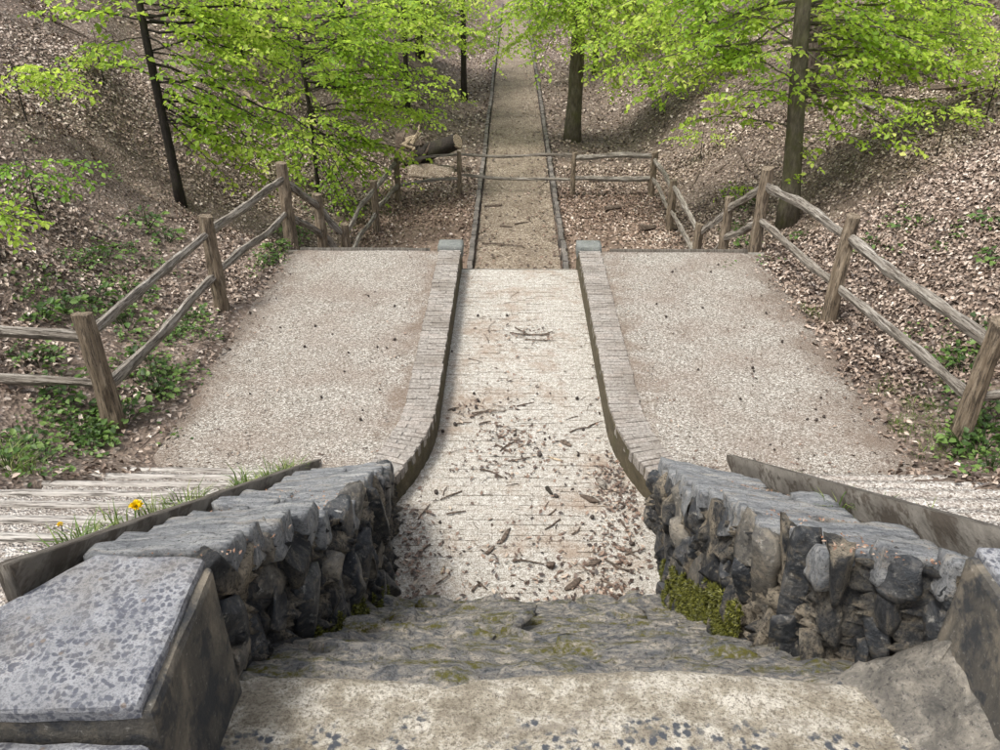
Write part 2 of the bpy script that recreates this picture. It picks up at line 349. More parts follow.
class MB:
    def __init__(s): s.v = []; s.f = []
    def tube(s, pts, rad, n=8, cap=True, rng=None, rough=0):
        pts = [Vector(p) for p in pts]; b0 = len(s.v); up = Vector((0, 0, 1))
        prev = None
        for i, p in enumerate(pts):
            t = (pts[min(i+1, len(pts)-1)] - pts[max(i-1, 0)]).normalized()
            if prev is None:
                a = t.cross(up if abs(t.z) < .9 else Vector((1, 0, 0))).normalized()
            else:
                a = (prev - t*prev.dot(t)).normalized()
            prev = a; b = t.cross(a)
            r = rad[i] if hasattr(rad, '__len__') else rad
            for k in range(n):
                th = 2*math.pi*k/n; q = r*(1+(rng.uniform(-rough, rough) if rng else 0))
                s.v.append(p + a*(q*math.cos(th)) + b*(q*math.sin(th)))
        for i in range(len(pts)-1):
            for k in range(n):
                s.f.append((b0+i*n+k, b0+i*n+(k+1) % n, b0+(i+1)*n+(k+1) % n, b0+(i+1)*n+k))
        if cap:
            s.f.append(tuple(b0+k for k in range(n))[::-1]); s.f.append(tuple(b0+(len(pts)-1)*n+k for k in range(n)))
    def box(s, x0, x1, y0, y1, z0, z1):
        b = len(s.v)
        s.v += [Vector(p) for p in ((x0,y0,z0),(x1,y0,z0),(x1,y1,z0),(x0,y1,z0),(x0,y0,z1),(x1,y0,z1),(x1,y1,z1),(x0,y1,z1))]
        s.f += [tuple(b+i for i in q) for q in ((0,3,2,1),(4,5,6,7),(0,1,5,4),(1,2,6,5),(2,3,7,6),(3,0,4,7))]
    def mesh(s, name, smooth=False):
        me = bpy.data.meshes.new(name); me.from_pydata(s.v, [], s.f); me.update()
        if smooth: me.polygons.foreach_set('use_smooth', [True]*len(me.polygons))
        return me
    def build(s, name, mat, parent=None, smooth=False): return link(name, s.mesh(name, smooth), mat, parent)

def noise3(p, sc, seed): return mnoise.fractal(Vector(p)*sc + Vector((seed*7.1, seed*3.3, seed*1.7)), .7, 2.1, 4)
def rough_box_mesh(name, x0, x1, y0, y1, z0, z1, step=.05, amp=.02, seed=0, bev=.02, warp=None, sc=4, smooth=True):
    """closed box, subdivided, noise displaced, rounded edges"""
    bm = bmesh.new(); nx, ny, nz = [max(2, int(round(d/step))) for d in (x1-x0, y1-y0, z1-z0)]
    def grid(nu, nv, fn):
        g = [[bm.verts.new(fn(i/nu, j/nv)) for j in range(nv+1)] for i in range(nu+1)]
        for i in range(nu):
            for j in range(nv): bm.faces.new((g[i][j], g[i+1][j], g[i+1][j+1], g[i][j+1]))
    L = lambda a, b, t: a+(b-a)*t
    grid(nx, ny, lambda u, v: (L(x0,x1,u), L(y0,y1,v), z1)); grid(nx, ny, lambda u, v: (L(x0,x1,u), L(y1,y0,v), z0))
    grid(nx, nz, lambda u, v: (L(x0,x1,u), y0, L(z0,z1,v))); grid(nx, nz, lambda u, v: (L(x1,x0,u), y1, L(z0,z1,v)))
    grid(ny, nz, lambda u, v: (x1, L(y0,y1,u), L(z0,z1,v))); grid(ny, nz, lambda u, v: (x0, L(y1,y0,u), L(z0,z1,v)))
    bmesh.ops.remove_doubles(bm, verts=bm.verts, dist=1e-5)
    c = Vector(((x0+x1)/2, (y0+y1)/2, (z0+z1)/2)); hf = Vector(((x1-x0)/2, (y1-y0)/2, (z1-z0)/2))
    for v in bm.verts:
        d = v.co - c
        q = Vector([max(0, abs(d[i])-(hf[i]-bev)) for i in range(3)])
        if q.length > bev:
            qn = q*(bev/q.length)
            for i in range(3):
                if abs(d[i]) > hf[i]-bev: d[i] = math.copysign(hf[i]-bev+qn[i], d[i])
        p = c + d
        n1 = noise3(p, sc, seed); n2 = noise3(p, sc, seed+31); n3 = noise3(p, sc, seed+57)
        v.co = p + Vector((n1, n2, n3))*amp
        if warp: v.co = warp(v.co)
    me = bpy.data.meshes.new(name); bm.to_mesh(me); bm.free()
    me.polygons.foreach_set('use_smooth', [smooth]*len(me.polygons)); return me
_ico = {}
def ico(sub):
    if sub not in _ico:
        bm = bmesh.new(); bmesh.ops.create_icosphere(bm, subdivisions=sub, radius=1)
        V = np.array([v.co[:] for v in bm.verts]); F = np.array([[v.index for v in f.verts] for f in bm.faces]); bm.free(); _ico[sub] = (V, F)
    return _ico[sub]
def rock(name, dims, rng, sub=3, planes=9, box=1.0, rough=.03, lo=.5, hi=.85):
    V, F = ico(sub); V = V.copy()
    m = np.abs(V).max(1, keepdims=True); V = V*(1-box) + (V/m)*box*.85
    # skewed corners, then flat breaks
    K = np.array([[rng.uniform(-.22, .22) for _ in range(3)] for _ in range(4)])
    V = V + np.outer(V[:, 0]*V[:, 1], K[0]) + np.outer(V[:, 1]*V[:, 2], K[1]) + np.outer(V[:, 0]*V[:, 2], K[2]) + np.outer(V[:, 2], K[3])
    for k in range(planes):
        n = np.array([rng.gauss(0, 1), rng.gauss(0, 1), rng.gauss(0, .6)]); n /= np.linalg.norm(n)
        d = rng.uniform(lo, hi); t = V@n - d; V = V - np.outer(np.maximum(t, 0), n)
    off = rng.uniform(0, 100)
    nz = np.array([mnoise.fractal(Vector(p*2.6)+Vector((off, 0, 0)), .6, 2.2, 5) for p in V])
    V = V*(1+rough*1.6*nz[:, None])
    V = V*np.array(dims)/2/.8
    return np_mesh(name, V, F)

# ------------------------------------------------------------------ the shape of the ground
def top_line(y): return 3.228 - .609*np.asarray(y, float)     # stair and rubble wall slope
def apron_z(y): return np.where(np.asarray(y, float) > 4.05, -.25, np.minimum(-.25 + .836*(4.05-np.asarray(y, float)), 1.39))
def T(x, y):
    x = np.asarray(x, float); y = np.asarray(y, float); ax = np.abs(x)
    low = -1.3
    near = np.clip(.609*(5.3-y), 0, 2.1)
    datum_side = near + low*sstep(10.2, 12.4, y)
    datum_c = near + np.where(y > 10.05, low, 0)
    wside = np.where(x < 0, 3.25 - .45*sstep(12, 17, y), 3.45 - .3*sstep(10, 13, y)) + sstep(17, 24, y)*np.where(x < 0, -1.3, -.7)
    ex = np.maximum(ax - wside, 0)
    slope = np.where(x < 0, .60, .52)
    rise = slope*(np.sqrt(ex*ex+.16)-.4)
    rise = np.where(rise > 9, 9+(rise-9)*.4, rise)
    side_w = sstep(0, .25, ax-(wside-.3))
    z = datum_c*(1-side_w) + datum_side*side_w + rise
    amt = sstep(.0, 2.0, ex)
    z = z + amt*(.75*fbm(x, y, .22, 3, 3) + .30*fbm(x, y, .8, 3, 9)) + .05*amt*fbm(x, y, 3, 2, 5) + .02*fbm(x, y, 2.0, 2, 7)*sstep(10.5, 11.5, y)
    # eroded lip on the left bank
    lipd = (ax - (6.6 + .35*(y-13))); lip = np.where(x < 0, .35*sstep(-.35, .35, lipd)*sstep(9, 12, y)*(1-sstep(19, 24, y)), 0)
    z = z + lip
    # hidden under the ramp and the rubble walls
    hole = np.where(y < 2.2, 1-sstep(2.2, 2.5, ax), 1-sstep(1.2, 1.45, ax))*(y < 10.06)
    z = np.where(hole > 0, z*(1-hole) + hole*(np.minimum(apron_z(y), 2.0)-.45), z)
    wst = 2.35 + .45*np.maximum(0, 5.3-y); z = z - .38*(1-sstep(wst, wst+.35, ax))*sstep(5.25, 4.95, y)
    z = z + np.maximum(0, y-58)*.16
    z = np.where(y < 10.05, z - .06*(1-side_w), z)
    return z
def hit(u, v, zoff=0):
    d = ray(u, v); d = d/np.linalg.norm(d); t = np.arange(1, 110, .05)
    P = CAM + d*t[:, None]; h = T(P[:, 0], P[:, 1])
    k = np.argmax(P[:, 2] < h); return P[k]

xs = np.unique(np.concatenate([np.arange(-14, 14.01, .2), np.arange(-60, -14, 1.5), np.arange(15, 61, 1.5)]))
ys = np.unique(np.concatenate([np.arange(-8, 1.6, .8), np.arange(1.6, 26.01, .2), np.arange(26.5, 45, .5), np.arange(45, 101, 2)]))
X, Y = np.meshgrid(xs, ys); Z = T(X, Y)
V = np.stack([X, Y, Z], -1).reshape(-1, 3); nx = len(xs)
I = (np.arange(len(ys)-1)[:, None]*nx + np.arange(nx-1)[None, :]).ravel()
F = np.stack([I, I+1, I+nx+1, I+nx], -1)
ground = tag(link('ground', np_mesh('ground', V, F, True), 'soil'), kind='structure')

def sheet(name, mat, xr, yr, zf, step, parent=None, edge=None):
    xs = np.linspace(xr[0], xr[1], max(2, int((xr[1]-xr[0])/step)+1)); ys = np.linspace(yr[0], yr[1], max(2, int((yr[1]-yr[0])/step)+1))
    X, Y = np.meshgrid(xs, ys)
    if edge: X = edge(X, Y)
    Z = zf(X, Y); nx = len(xs)
    I = (np.arange(len(ys)-1)[:, None]*nx + np.arange(nx-1)[None, :]).ravel()
    o = link(name, np_mesh(name, np.stack([X, Y, Z], -1).reshape(-1, 3), np.stack([I, I+1, I+nx+1, I+nx], -1), True), mat, parent)
    return o
def wave_edge(s):
    def f(X, Y):
        t = (np.abs(X)-1.1)/(3.25-1.1)
        return np.sign(X)*(np.abs(X) + t*.25*fbm(Y, Y*0+s, .7, 3, 21) + t*.12*sstep(8, 5.3, Y))
    return f
for s in (-1, 1):
    xr = (-3.2, -1.06) if s < 0 else (1.06, 3.3)
    o = sheet('terrace', 'gravel', xr, (5.02, 10.1), lambda X, Y: .0 + .012*fbm(X, Y, 1.2, 3, 40) - .05*sstep(2.9, 3.3, np.abs(X)), .1, edge=wave_edge(s*3.0))
    tag(o, kind='structure')
# lower floor between the far fences and the sandy path
o = sheet('lower_ground', 'floor_soil', (-3.0, 3.1), (10.2, 17.2), lambda X, Y: -1.27 + .02*fbm(X, Y, .8, 3, 44) - .08*sstep(2.6, 3.1, np.abs(X)) - .08*sstep(16.2, 17.2, Y), .2)
tag(o, kind='structure')
o = sheet('path', 'path_sand', (-.72, .72), (10.2, 96), lambda X, Y: -1.245 + .03*fbm(X, Y, 1.5, 3, 48) + np.maximum(0, Y-58)*.16 + .03, .18)
tag(o, kind='structure')
mb = MB(); mb.box(-3.6, -.79, 10.085, 10.2, -1.6, -.035); mb.box(.79, 3.6, 10.085, 10.2, -1.6, -.035); mb.box(-.79, .79, 10.085, 10.2, -1.6, -.29)
tag(mb.build('terrace_retaining_wall', 'concrete_edge'), 'low concrete retaining wall under the far edge of the gravel terrace', 'wall')

rng = random.Random(5)
# ------------------------------------------------------------------ bricks
def brick_mesh(seed, d=(1, 1, 1)):
    r = random.Random(seed); bm = bmesh.new(); bmesh.ops.create_cube(bm, size=1)
    bmesh.ops.scale(bm, vec=d, verts=bm.verts)
    bmesh.ops.bevel(bm, geom=list(bm.edges)+list(bm.verts), offset=min(d)*.07, segments=1, affect='EDGES')
    for v in bm.verts: v.co += Vector((r.uniform(-1, 1), r.uniform(-1, 1), r.uniform(-1, 1)))*min(d)*.05
    me = bpy.data.meshes.new('brick'); bm.to_mesh(me); bm.free(); return me
BW, BT, BH = .1915, .056, .10     # length across, thickness along, height
full = [brick_mesh(i, (BW, BT, BH)) for i in range(5)]
half = [brick_mesh(20+i, (BW/2-.005, BT, BH)) for i in range(3)]
def flare(y): return np.where(np.asarray(y, float) < 6.25, .24*((6.25-np.asarray(y, float))/1.1)**2, 0)
def wall_c(s, y): return s*(.93+float(flare(y)))
for s, side in ((-1, 'left'), (1, 'right')):
    wobj = tag(empty('brick_wall', (s*.965, 7.6, -.4)), f'low brick-topped wall along the {side} edge of the pale ramp, curving outward at its near end', 'wall', 'brick walls beside the ramp')
    # body
    ysb = np.linspace(4.98, 10.3, 60); Vb = []; Fb = []
    for y in ysb:
        c = abs(wall_c(s, y))
        for xx, zz in ((c-.152, -.45), (c-.148, .0), (c+.148, .0), (c+.152, -.45)): Vb.append((s*xx, y, zz))
    for i in range(len(ysb)-1):
        for k in range(3): Fb.append((4*i+k, 4*i+k+1, 4*i+k+5, 4*i+k+4))
    Fb += [(0, 1, 2, 3), tuple(4*(len(ysb)-1)+k for k in (3, 2, 1, 0))]
    me = bpy.data.meshes.new('wall_body'); me.from_pydata(Vb, [], Fb); link('wall_body', me, 'damp_wall', wobj)
    Vm = [(x_-math.copysign(.012, x_)*(1 if abs(x_) > abs(wall_c(s, y_)) else -1), y_, -.04 if z_ < -.1 else .0195) for x_, y_, z_ in Vb if y_ < 10.08]
    me = bpy.data.meshes.new('mortar_bed'); nf = len(Vm)//4-1; me.from_pydata(Vm, [], Fb[:3*nf]); link('mortar_bed', me, 'wall_mortar', wobj)
    y = 5.03; r = 0
    for mm in full+half:
        if not mm.materials: mm.materials.append(M['wall_brick'])
    while y < 10.06:
        c = wall_c(s, y); ang = math.atan(-s*float(flare(y+.02)-flare(y-.02))/.04*-1)
        ang = -math.atan((wall_c(s, y+.02)-wall_c(s, y-.02))/.04)
        lay = [(-.049, full), (.097, half)] if r % 2 == 0 else [(.049, full), (-.097, half)]
        for dx, pool in lay:
            o = link('brick', rng.choice(pool), None, wobj, (c+dx*math.cos(ang)+rng.uniform(-.006, .006), y+dx*math.sin(ang), -.033+rng.uniform(-.005, .005)+(.012 if y > 5.3 else 0)),
                     (rng.uniform(-.03, .03), rng.uniform(-.02, .02), ang+rng.uniform(-.015, .015)))
        y += .061; r += 1
    me = rough_box_mesh('cap_stone', s*.93-.17, s*.93+.17, 10.07, 10.36, -.1, .075, .05, .004, 3, .02)
    link('cap_stone', me, 'cap_stone', wobj)

ramp = tag(empty('ramp', (0, 7, -.4)), kind='structure')
mb = MB(); mb.box(-1.1, 1.1, 3.6, 10.08, -.6, -.2575); mb.build('bedding', 'ramp_brick', ramp)
rb = [brick_mesh(40+i, (.2128, .0572, .09)) for i in range(6)]
for m_ in rb: m_.materials.append(M['ramp_brick'])
y = 3.98; row = 0; far_V = []; far_F = []; nb = 0; fo = 0
while y < 10.08:
    hw = min(.93+float(flare(y))-.155, 1.0)
    if y < 4.6: hw = 1.0
    x = -hw + (.0 if row % 2 else -.1)
    while x < hw:
        x1 = x+.213; cx = x+.1065; z = -.298+rng.uniform(-.006, .006)+.012*float(vnoise(cx*1.2, y*1.2, 4))
        if cx-.1 > -hw-.12 and cx+.1 < hw+.12:
            rot = (rng.uniform(-.025, .025), rng.uniform(-.015, .015), rng.uniform(-.02, .02))
            if nb < 300:
                link('brick', rng.choice(rb), None, ramp, (cx, y, z), rot); nb += 1
            else:
                src = rng.choice(rb); mt = Matrix.Translation((cx, y, z)) @ Matrix.Rotation(rot[2], 4, 'Z') @ Matrix.Rotation(rot[0], 4, 'X')
                vs = [mt @ v.co for v in src.vertices]; far_V += vs
                far_F += [[i+fo for i in p.vertices] for p in src.polygons]; fo += len(vs)
        x = x1
    y += .0605; row += 1
me = bpy.data.meshes.new('brick_paving'); me.from_pydata(far_V, [], far_F)
tag(link('brick_paving', me, 'ramp_brick', ramp), kind='stuff')

kb = [brick_mesh(60+i, (.085, .19, .2)) for i in range(6)]
for m_ in kb: m_.materials.append(M['kerb_brick'])
for s, side in ((-1, 'left'), (1, 'right')):
    k = tag(empty('brick_kerb', (s*.79, 11, -1.3)), f'dark brick kerb running along the {side} side of the sandy path into the valley', 'kerb', 'brick kerbs of the sandy path')
    y = 10.25; n = 0
    while y < 62 and n < 240:
        zz = -1.20 + rng.uniform(-.012, .012) + (max(0, y-58)*.16)
        link('brick', rng.choice(kb), None, k, (s*.785+rng.uniform(-.012, .012)+.03*float(vnoise(y*.3, s, 2)), y, zz), (rng.uniform(-.04, .04), rng.uniform(-.06, .06), rng.uniform(-.05, .05)))
        y += .2; n += 1

# timber boards on the terrace edge
for s, side, x0, x1 in ((-1, 'left', -2.95, -1.2), (1, 'right', 1.2, 3.05)):
    me = rough_box_mesh('edging_board', x0, x1, 10.105, 10.15, -.25, .028, .12, .006, 9, .008)
    tag(link('edging_board', me, 'board_wood'), f'thin weathered timber board edging the far drop of the {side} gravel terrace', 'board')

# ------------------------------------------------------------------ stairs beside the rubble walls
for s, side in ((-1, 'left'), (1, 'right')):
    st = tag(empty('stair_flight', (s*2.6, 5.0, 0)), 'gravel stair flight with pale timber nosings, on the left of the rubble wall' if s < 0 else 'pale gravel stair flight with buried step edges, on the right of the rubble wall', 'stairs')
    for n in range(10):
        y1 = 5.03-.42*n; y0 = y1-.42; z = float(top_line(y1))+.0 - .02
        x0, x1 = (1.72, 4.9)
        def zf(X, Y, z=z, n=n): return z + .008*fbm(X, Y, 3, 2, n) - (0 if s < 0 else .02*(sstep(0, .4, y1-Y)))
        xr = (-x1, -x0) if s < 0 else (x0, x1)
        o = link('step', rough_box_mesh('step', xr[0], xr[1], y0-.03, y1-(.045 if s < 0 else .075), z-.3, z, .14, .006, n+s*20, .01), 'stair_gravel', st)
        m_ = rough_box_mesh('nosing', xr[0], xr[1], y1-(.05 if s < 0 else .085), y1+.0, z-.2, z+(.012 if s < 0 else .0), .12, .006, n+3, .008)
        link('nosing', m_, 'stair_gravel' if s > 0 else 'nosing_wood', o)

# stringer boards
for s, side in ((-1, 'left'), (1, 'right')):
    xa = -1.70 if s < 0 else 1.70
    y0, y1 = 1.84 if s < 0 else 1.6, 5.42
    def wp(p, s=s): return Vector((p.x, p.y, p.z + float(top_line(p.y)) - (.09 if s < 0 else .015)))
    me = rough_box_mesh('stair_edge_board', xa-.028, xa+.028, y0, y1, -.16, .13, .07, .004, 13+s, .006, wp)
    tag(link('stair_edge_board', me, 'board_wood'), f'long weathered timber board edging the {side} stair flight beside the rubble wall top', 'board', 'stair edge boards')

# ------------------------------------------------------------------ rubble walls
def side_x_base(y): return .96 + .16*float(sstep(2.9, 2.1, y)) + .02*math.sin(y*3)
def side_x(y, s=-1): return side_x_base(y) + (.34*float(sstep(2.5, 2.06, y)) if s > 0 else 0)
for s, side in ((-1, 'left'), (1, 'right')):
    r = random.Random(11 if s < 0 else 23); sx = lambda y, s=s: side_x(y, s)
    wl = tag(empty('rubble_wall', (s*1.3, 3.5, -.3)),
             'dark rubble stone wall stepping up towards the viewer on the left of the ramp' if s < 0 else 'dark rubble stone wall with green moss at its foot on the right of the ramp', 'wall', 'rubble stone walls')
    # mortar core with an uneven face
    ysc = np.arange(2.1, 4.99, .025); V = []; Fc = []; nz = 34
    for y in ysc:
        fx = sx(y)+.05; zb = float(apron_z(y))-.25; zt = float(top_line(y))-.06
        for k in range(nz):
            zz = zb+(zt-zb)*k/(nz-1); q = Vector((0, y*9+noise3((0, y, zz), 3, 8)*1.2, zz*3.2+s*9)); n_ = abs(mnoise.fractal(q, .6, 2.1, 5))
            V.append((s*(fx + .03 - .14*n_), y, zz))
        V.append((s*1.67, y, zt)); V.append((s*1.67, y, zb))
    W = nz+2
    for i in range(len(ysc)-1):
        for k in range(W-1):
            q = (W*i+k, W*i+k+1, W*(i+1)+k+1, W*(i+1)+k); Fc.append(q if s > 0 else q[::-1])
    Fc.append(tuple(range(W))); Fc.append(tuple(W*(len(ysc)-1)+k for k in range(W))[::-1])
    me = bpy.data.meshes.new('mortar_core'); me.from_pydata(V, [], Fc); me.polygons.foreach_set('use_smooth', [True]*len(me.polygons))
    link('mortar_core', me, 'rubble_face', wl)
    # top slabs: each one a stone across the wall
    y = 4.98; k = 0
    while y > 2.16:
        d = min(r.uniform(.13, .25), y-2.08); ym = y-d/2; zt = float(top_line(ym))+r.uniform(-.045, .035)
        xi = sx(ym)+r.uniform(.0, .06); xo = 1.665-r.uniform(0, .04)
        if r.random() < .2 and y < 4.6:      # two stones in this course
            xm = xi+(xo-xi)*r.uniform(.4, .65); segs = [(xi, xm-.008), (xm+.008, xo)]
        else: segs = [(xi, xo)]
        for a, b in segs:
            za = zt+r.uniform(-.02, .02); tl = r.uniform(-.32, -.1) - (.35 if s > 0 else 0); sk = r.uniform(-.18, .18)
            def wp(p, a=a, b=b, tl=tl, sk=sk, ym=ym): return Vector((p.x, p.y+sk*(abs(p.x)-(a+b)/2), p.z-.34*(p.y-ym)+tl*.3*(abs(p.x)-(a+b)/2)))
            xx = (s*a, s*b) if s > 0 else (s*b, s*a)
            me = rough_box_mesh('slab', xx[0], xx[1], y-d+.009, y-.009, za-.2, za, .028, .014, k*3+s*50, .012, wp, 7, True)
            link('slab', me, 'slab_stone', wl); k += 1
        y -= d
    # face stones
    y = 5.0
    while y > 2.13:
        wd = r.uniform(.10, .2); ym = y-wd/2; zb = float(apron_z(ym))-.05; zt = float(top_line(ym))+.02
        if ym < 2.0 and s < 0: break
        z = zt-r.uniform(0, .05)
        while z > zb-.05:
            hh = min(r.uniform(.16, .5 if ym > 2.5 else .28), z-zb+.16)
            if hh < .07: break
            skip = r.random() < .27
            zc = z-hh/2
            if not skip:
                dep = r.uniform(.13, .2) if ym > 2.5 else .12; out_ = r.uniform(.0, .06)
                me = rock('stone', (dep, wd*r.uniform(.95, 1.3), hh*r.uniform(1., 1.2)), r, 3, r.randint(8, 12), .9, .05, .45, .8)
                o = link('stone', me, r.choice(('brown_stone', 'dark_stone', 'dark_stone', 'rubble_face', 'rubble_face', 'dark_stone')), wl, (s*(sx(ym)+.075-out_*.55), ym, zc), (r.uniform(-.28, .28), r.uniform(-.2, .2), r.uniform(-.45, .45)))
            z -= hh*r.uniform(.85, 1.05)
        y -= wd*r.uniform(.8, 1.0)

# apron: rough stone slope up to the sill
aw = tag(empty('stone_apron', (0, 2.7, .3)), 'rough mossy stone slope across the foot of the ramp, below the sandy sill', 'slope')
def apz(X, Y):
    a = np.array([[mnoise.fractal(Vector((x*3.5, y*9, 1.3)), .55, 2.1, 6) for x, y in zip(rx, ry)] for rx, ry in zip(X, Y)])
    st = (Y*3.2) % 1.0
    return apron_z(Y) - .06*sstep(2.3, 2.05, Y) + .04*a + .035*np.abs(st-.5) - .12*sstep(4.0, 4.25, Y)
sheet('rock_surface', 'apron_stone', (-1.25, 1.5), (1.9, 4.25), apz, .025, aw)
r = random.Random(77)
for k in range(46):
    x = r.uniform(-.95, .98); y = r.uniform(2.3, 4.02); z = float(apron_z(y))
    me = rock('stone', (r.uniform(.18, .45), r.uniform(.10, .2), r.uniform(.08, .14)), r, 3, 9, .9, .06)
    link('stone', me, 'apron_stone', aw, (x, y, z-.025), (.75, r.uniform(-.15, .15), r.uniform(-.35, .35)))

# sandy sill nearest the camera
def sillwarp(p):
    q = p.copy(); q.z += -.05*max(0, (p.y-1.75))/.3 + .015*math.sin(p.x*2.1+.4); q.y += .02*math.sin(p.x*3.3); return q
me = rough_box_mesh('sill', -1.35, 1.7, .9, 2.13, 1.0, 1.42, .03, .013, 91, .08, sillwarp, 4)
tag(link('sill', me, 'ledge_concrete'), 'sandy concrete sill with black lichen blotches at the bottom of the view', 'sill')

# pedestals with lichen-covered copings
def prism(name, poly, z0, z1, mat, parent, bev=.02, seed=0, amp=.003, tilt=None):
    bm = bmesh.new(); lo = [bm.verts.new((p[0], p[1], z0)) for p in poly]; hi = [bm.verts.new((p[0], p[1], z1 if tilt is None else z1+tilt(p))) for p in poly]
    n = len(poly); bm.faces.new(hi); bm.faces.new(lo[::-1])
    for i in range(n): bm.faces.new((lo[i], lo[(i+1) % n], hi[(i+1) % n], hi[i]))
    bmesh.ops.recalc_face_normals(bm, faces=bm.faces)
    if bev: bmesh.ops.bevel(bm, geom=[e for e in bm.edges if e.verts[0] in hi or e.verts[1] in hi], offset=bev, segments=2, affect='EDGES', profile=.5)
    bmesh.ops.triangulate(bm, faces=bm.faces); bmesh.ops.subdivide_edges(bm, edges=[e for e in bm.edges if e.calc_length() > .1], cuts=5, use_grid_fill=True)
    for v in bm.verts: v.co += Vector((noise3(v.co, 9, seed), noise3(v.co, 9, seed+5), noise3(v.co, 9, seed+9)))*amp
    me = bpy.data.meshes.new(name); bm.to_mesh(me); bm.free(); return link(name, me, mat, parent)
ZP = 2.015
a = at_z(95, 552, ZP); b = at_z(205, 556, ZP); c = at_z(138, 706, ZP); d = at_z(0, 608, ZP)
e = at_z(-90, 655, ZP); f_ = at_z(-90, 712, ZP)
poly = [tuple(c[:2]), tuple(b[:2]), tuple(a[:2]), tuple(e[:2]), tuple(f_[:2])]
pl = tag(empty('stone_pedestal', (poly[1][0]-.2, 1.7, 1.4)), 'stone block with lichen-spotted pale top in the lower left corner', 'pedestal', 'stone blocks ending the rubble walls')
o = prism('coping', poly, ZP-.055, ZP, 'lichen_stone', pl, .018, 3, .007)
cx = np.mean([p[0] for p in poly]); cy = np.mean([p[1] for p in poly])
base = [(cx+(p[0]-cx)*.985, cy+(p[1]-cy)*.985) for p in poly]
prism('block', [(p[0]+.035 if i < 2 else p[0], p[1]+(.0)) for i, p in enumerate(base)], ZP-.95, ZP-.03, 'dressed_stone', pl, .03, 8, .006)
prism('lower_block', [(c[0]+.02, c[1]-.02), (c[0]-.6, c[1]-.02), (c[0]-.6, c[1]-.5), (c[0]+.02, c[1]-.5)], ZP-.9, ZP-.12, 'lichen_stone', pl, .03, 12, .006)
a = at_z(976, 546, ZP); b = a + np.array([.34, -.02, 0]); c = a + np.array([.03, -1.1, 0]); d = a + np.array([1.3, -1.1, 0]); e2 = a+np.array([1.3, -.35, 0])
poly = [tuple(a[:2]), tuple(b[:2]), tuple(e2[:2]), tuple(d[:2]), tuple(c[:2])]
pr = tag(empty('stone_pedestal', (a[0]+.2, 1.7, 1.4)), 'dark stone block cut off by the right edge of the view', 'pedestal', 'stone blocks ending the rubble walls')
prism('coping', poly, ZP-.055, ZP, 'lichen_stone', pr, .012, 4)
prism('block', [(p[0]-(.03 if i in (0, 4) else 0), p[1]) for i, p in enumerate(poly)], ZP-.95, ZP-.03, 'dressed_stone', pr, .03, 9, .006)

def filwarp(p):
    q = p.copy(); t = min(1, max(0, (p.x-1.02)/.45)); q.z = 1.2 + (p.z-1.2)*(.45+.9*t*t); return q
me = rough_box_mesh('mortar_fillet', 1.02, 1.56, .8, 2.14, 1.2, 1.5, .03, .05, 44, .06, filwarp, 7)
tag(link('mortar_fillet', me, 'fillet_mortar'), 'grey mortar fillet between the sandy sill and the right stone block', 'mortar')
# moss cushions on the wall foot (children of the right and left rubble walls)
def tuft_cloud(name, pts, nors, size, mat, parent=None, rs=0, kind='stuff'):
    r = np.random.default_rng(rs); n = len(pts); a = r.normal(size=(n, 3)); d = nors + a*.55; d /= np.linalg.norm(d, axis=1, keepdims=True)
    t = np.cross(d, r.normal(size=(n, 3))); t /= np.linalg.norm(t, axis=1, keepdims=True); sz = size*r.uniform(.6, 1.4, (n, 1))
    V = np.stack([pts-t*sz*.4, pts+t*sz*.4, pts+d*sz*1.5], 1).reshape(-1, 3); F = np.arange(3*n).reshape(-1, 3)
    o = link(name, np_mesh(name, V, F, False, np.repeat(r.random(n), 3)), mat, parent)
    if kind: o['kind'] = kind
    return o
for s in (-1, 1):
    wl = [o for o in bpy.data.objects if o.name.startswith('rubble_wall')][0 if s < 0 else 1]
    r = np.random.default_rng(5+s); P = []; N = []
    for k in range(230 if s > 0 else 60):
        cy = r.uniform(2.75, 4.15) if s > 0 else r.uniform(2.6, 4.3); zc = float(apron_z(cy)) + r.uniform(-.02, .36 if s > 0 else .16)*r.random()**.5; rad = r.uniform(.012, .04)
        c0 = np.array([s*(side_x(cy)-.005), cy, zc]); m = 110
        d = r.normal(size=(m, 3)); d /= np.linalg.norm(d, axis=1, keepdims=True); d[:, 0] = -s*np.abs(d[:, 0])
        P.append(c0 + d*rad*np.array([.5, 1.1, 1.1])*r.uniform(.85, 1, (m, 1))); N.append(d)
    tuft_cloud('moss', np.concatenate(P), np.concatenate(N), .012, 'moss_green', wl, 4+s)

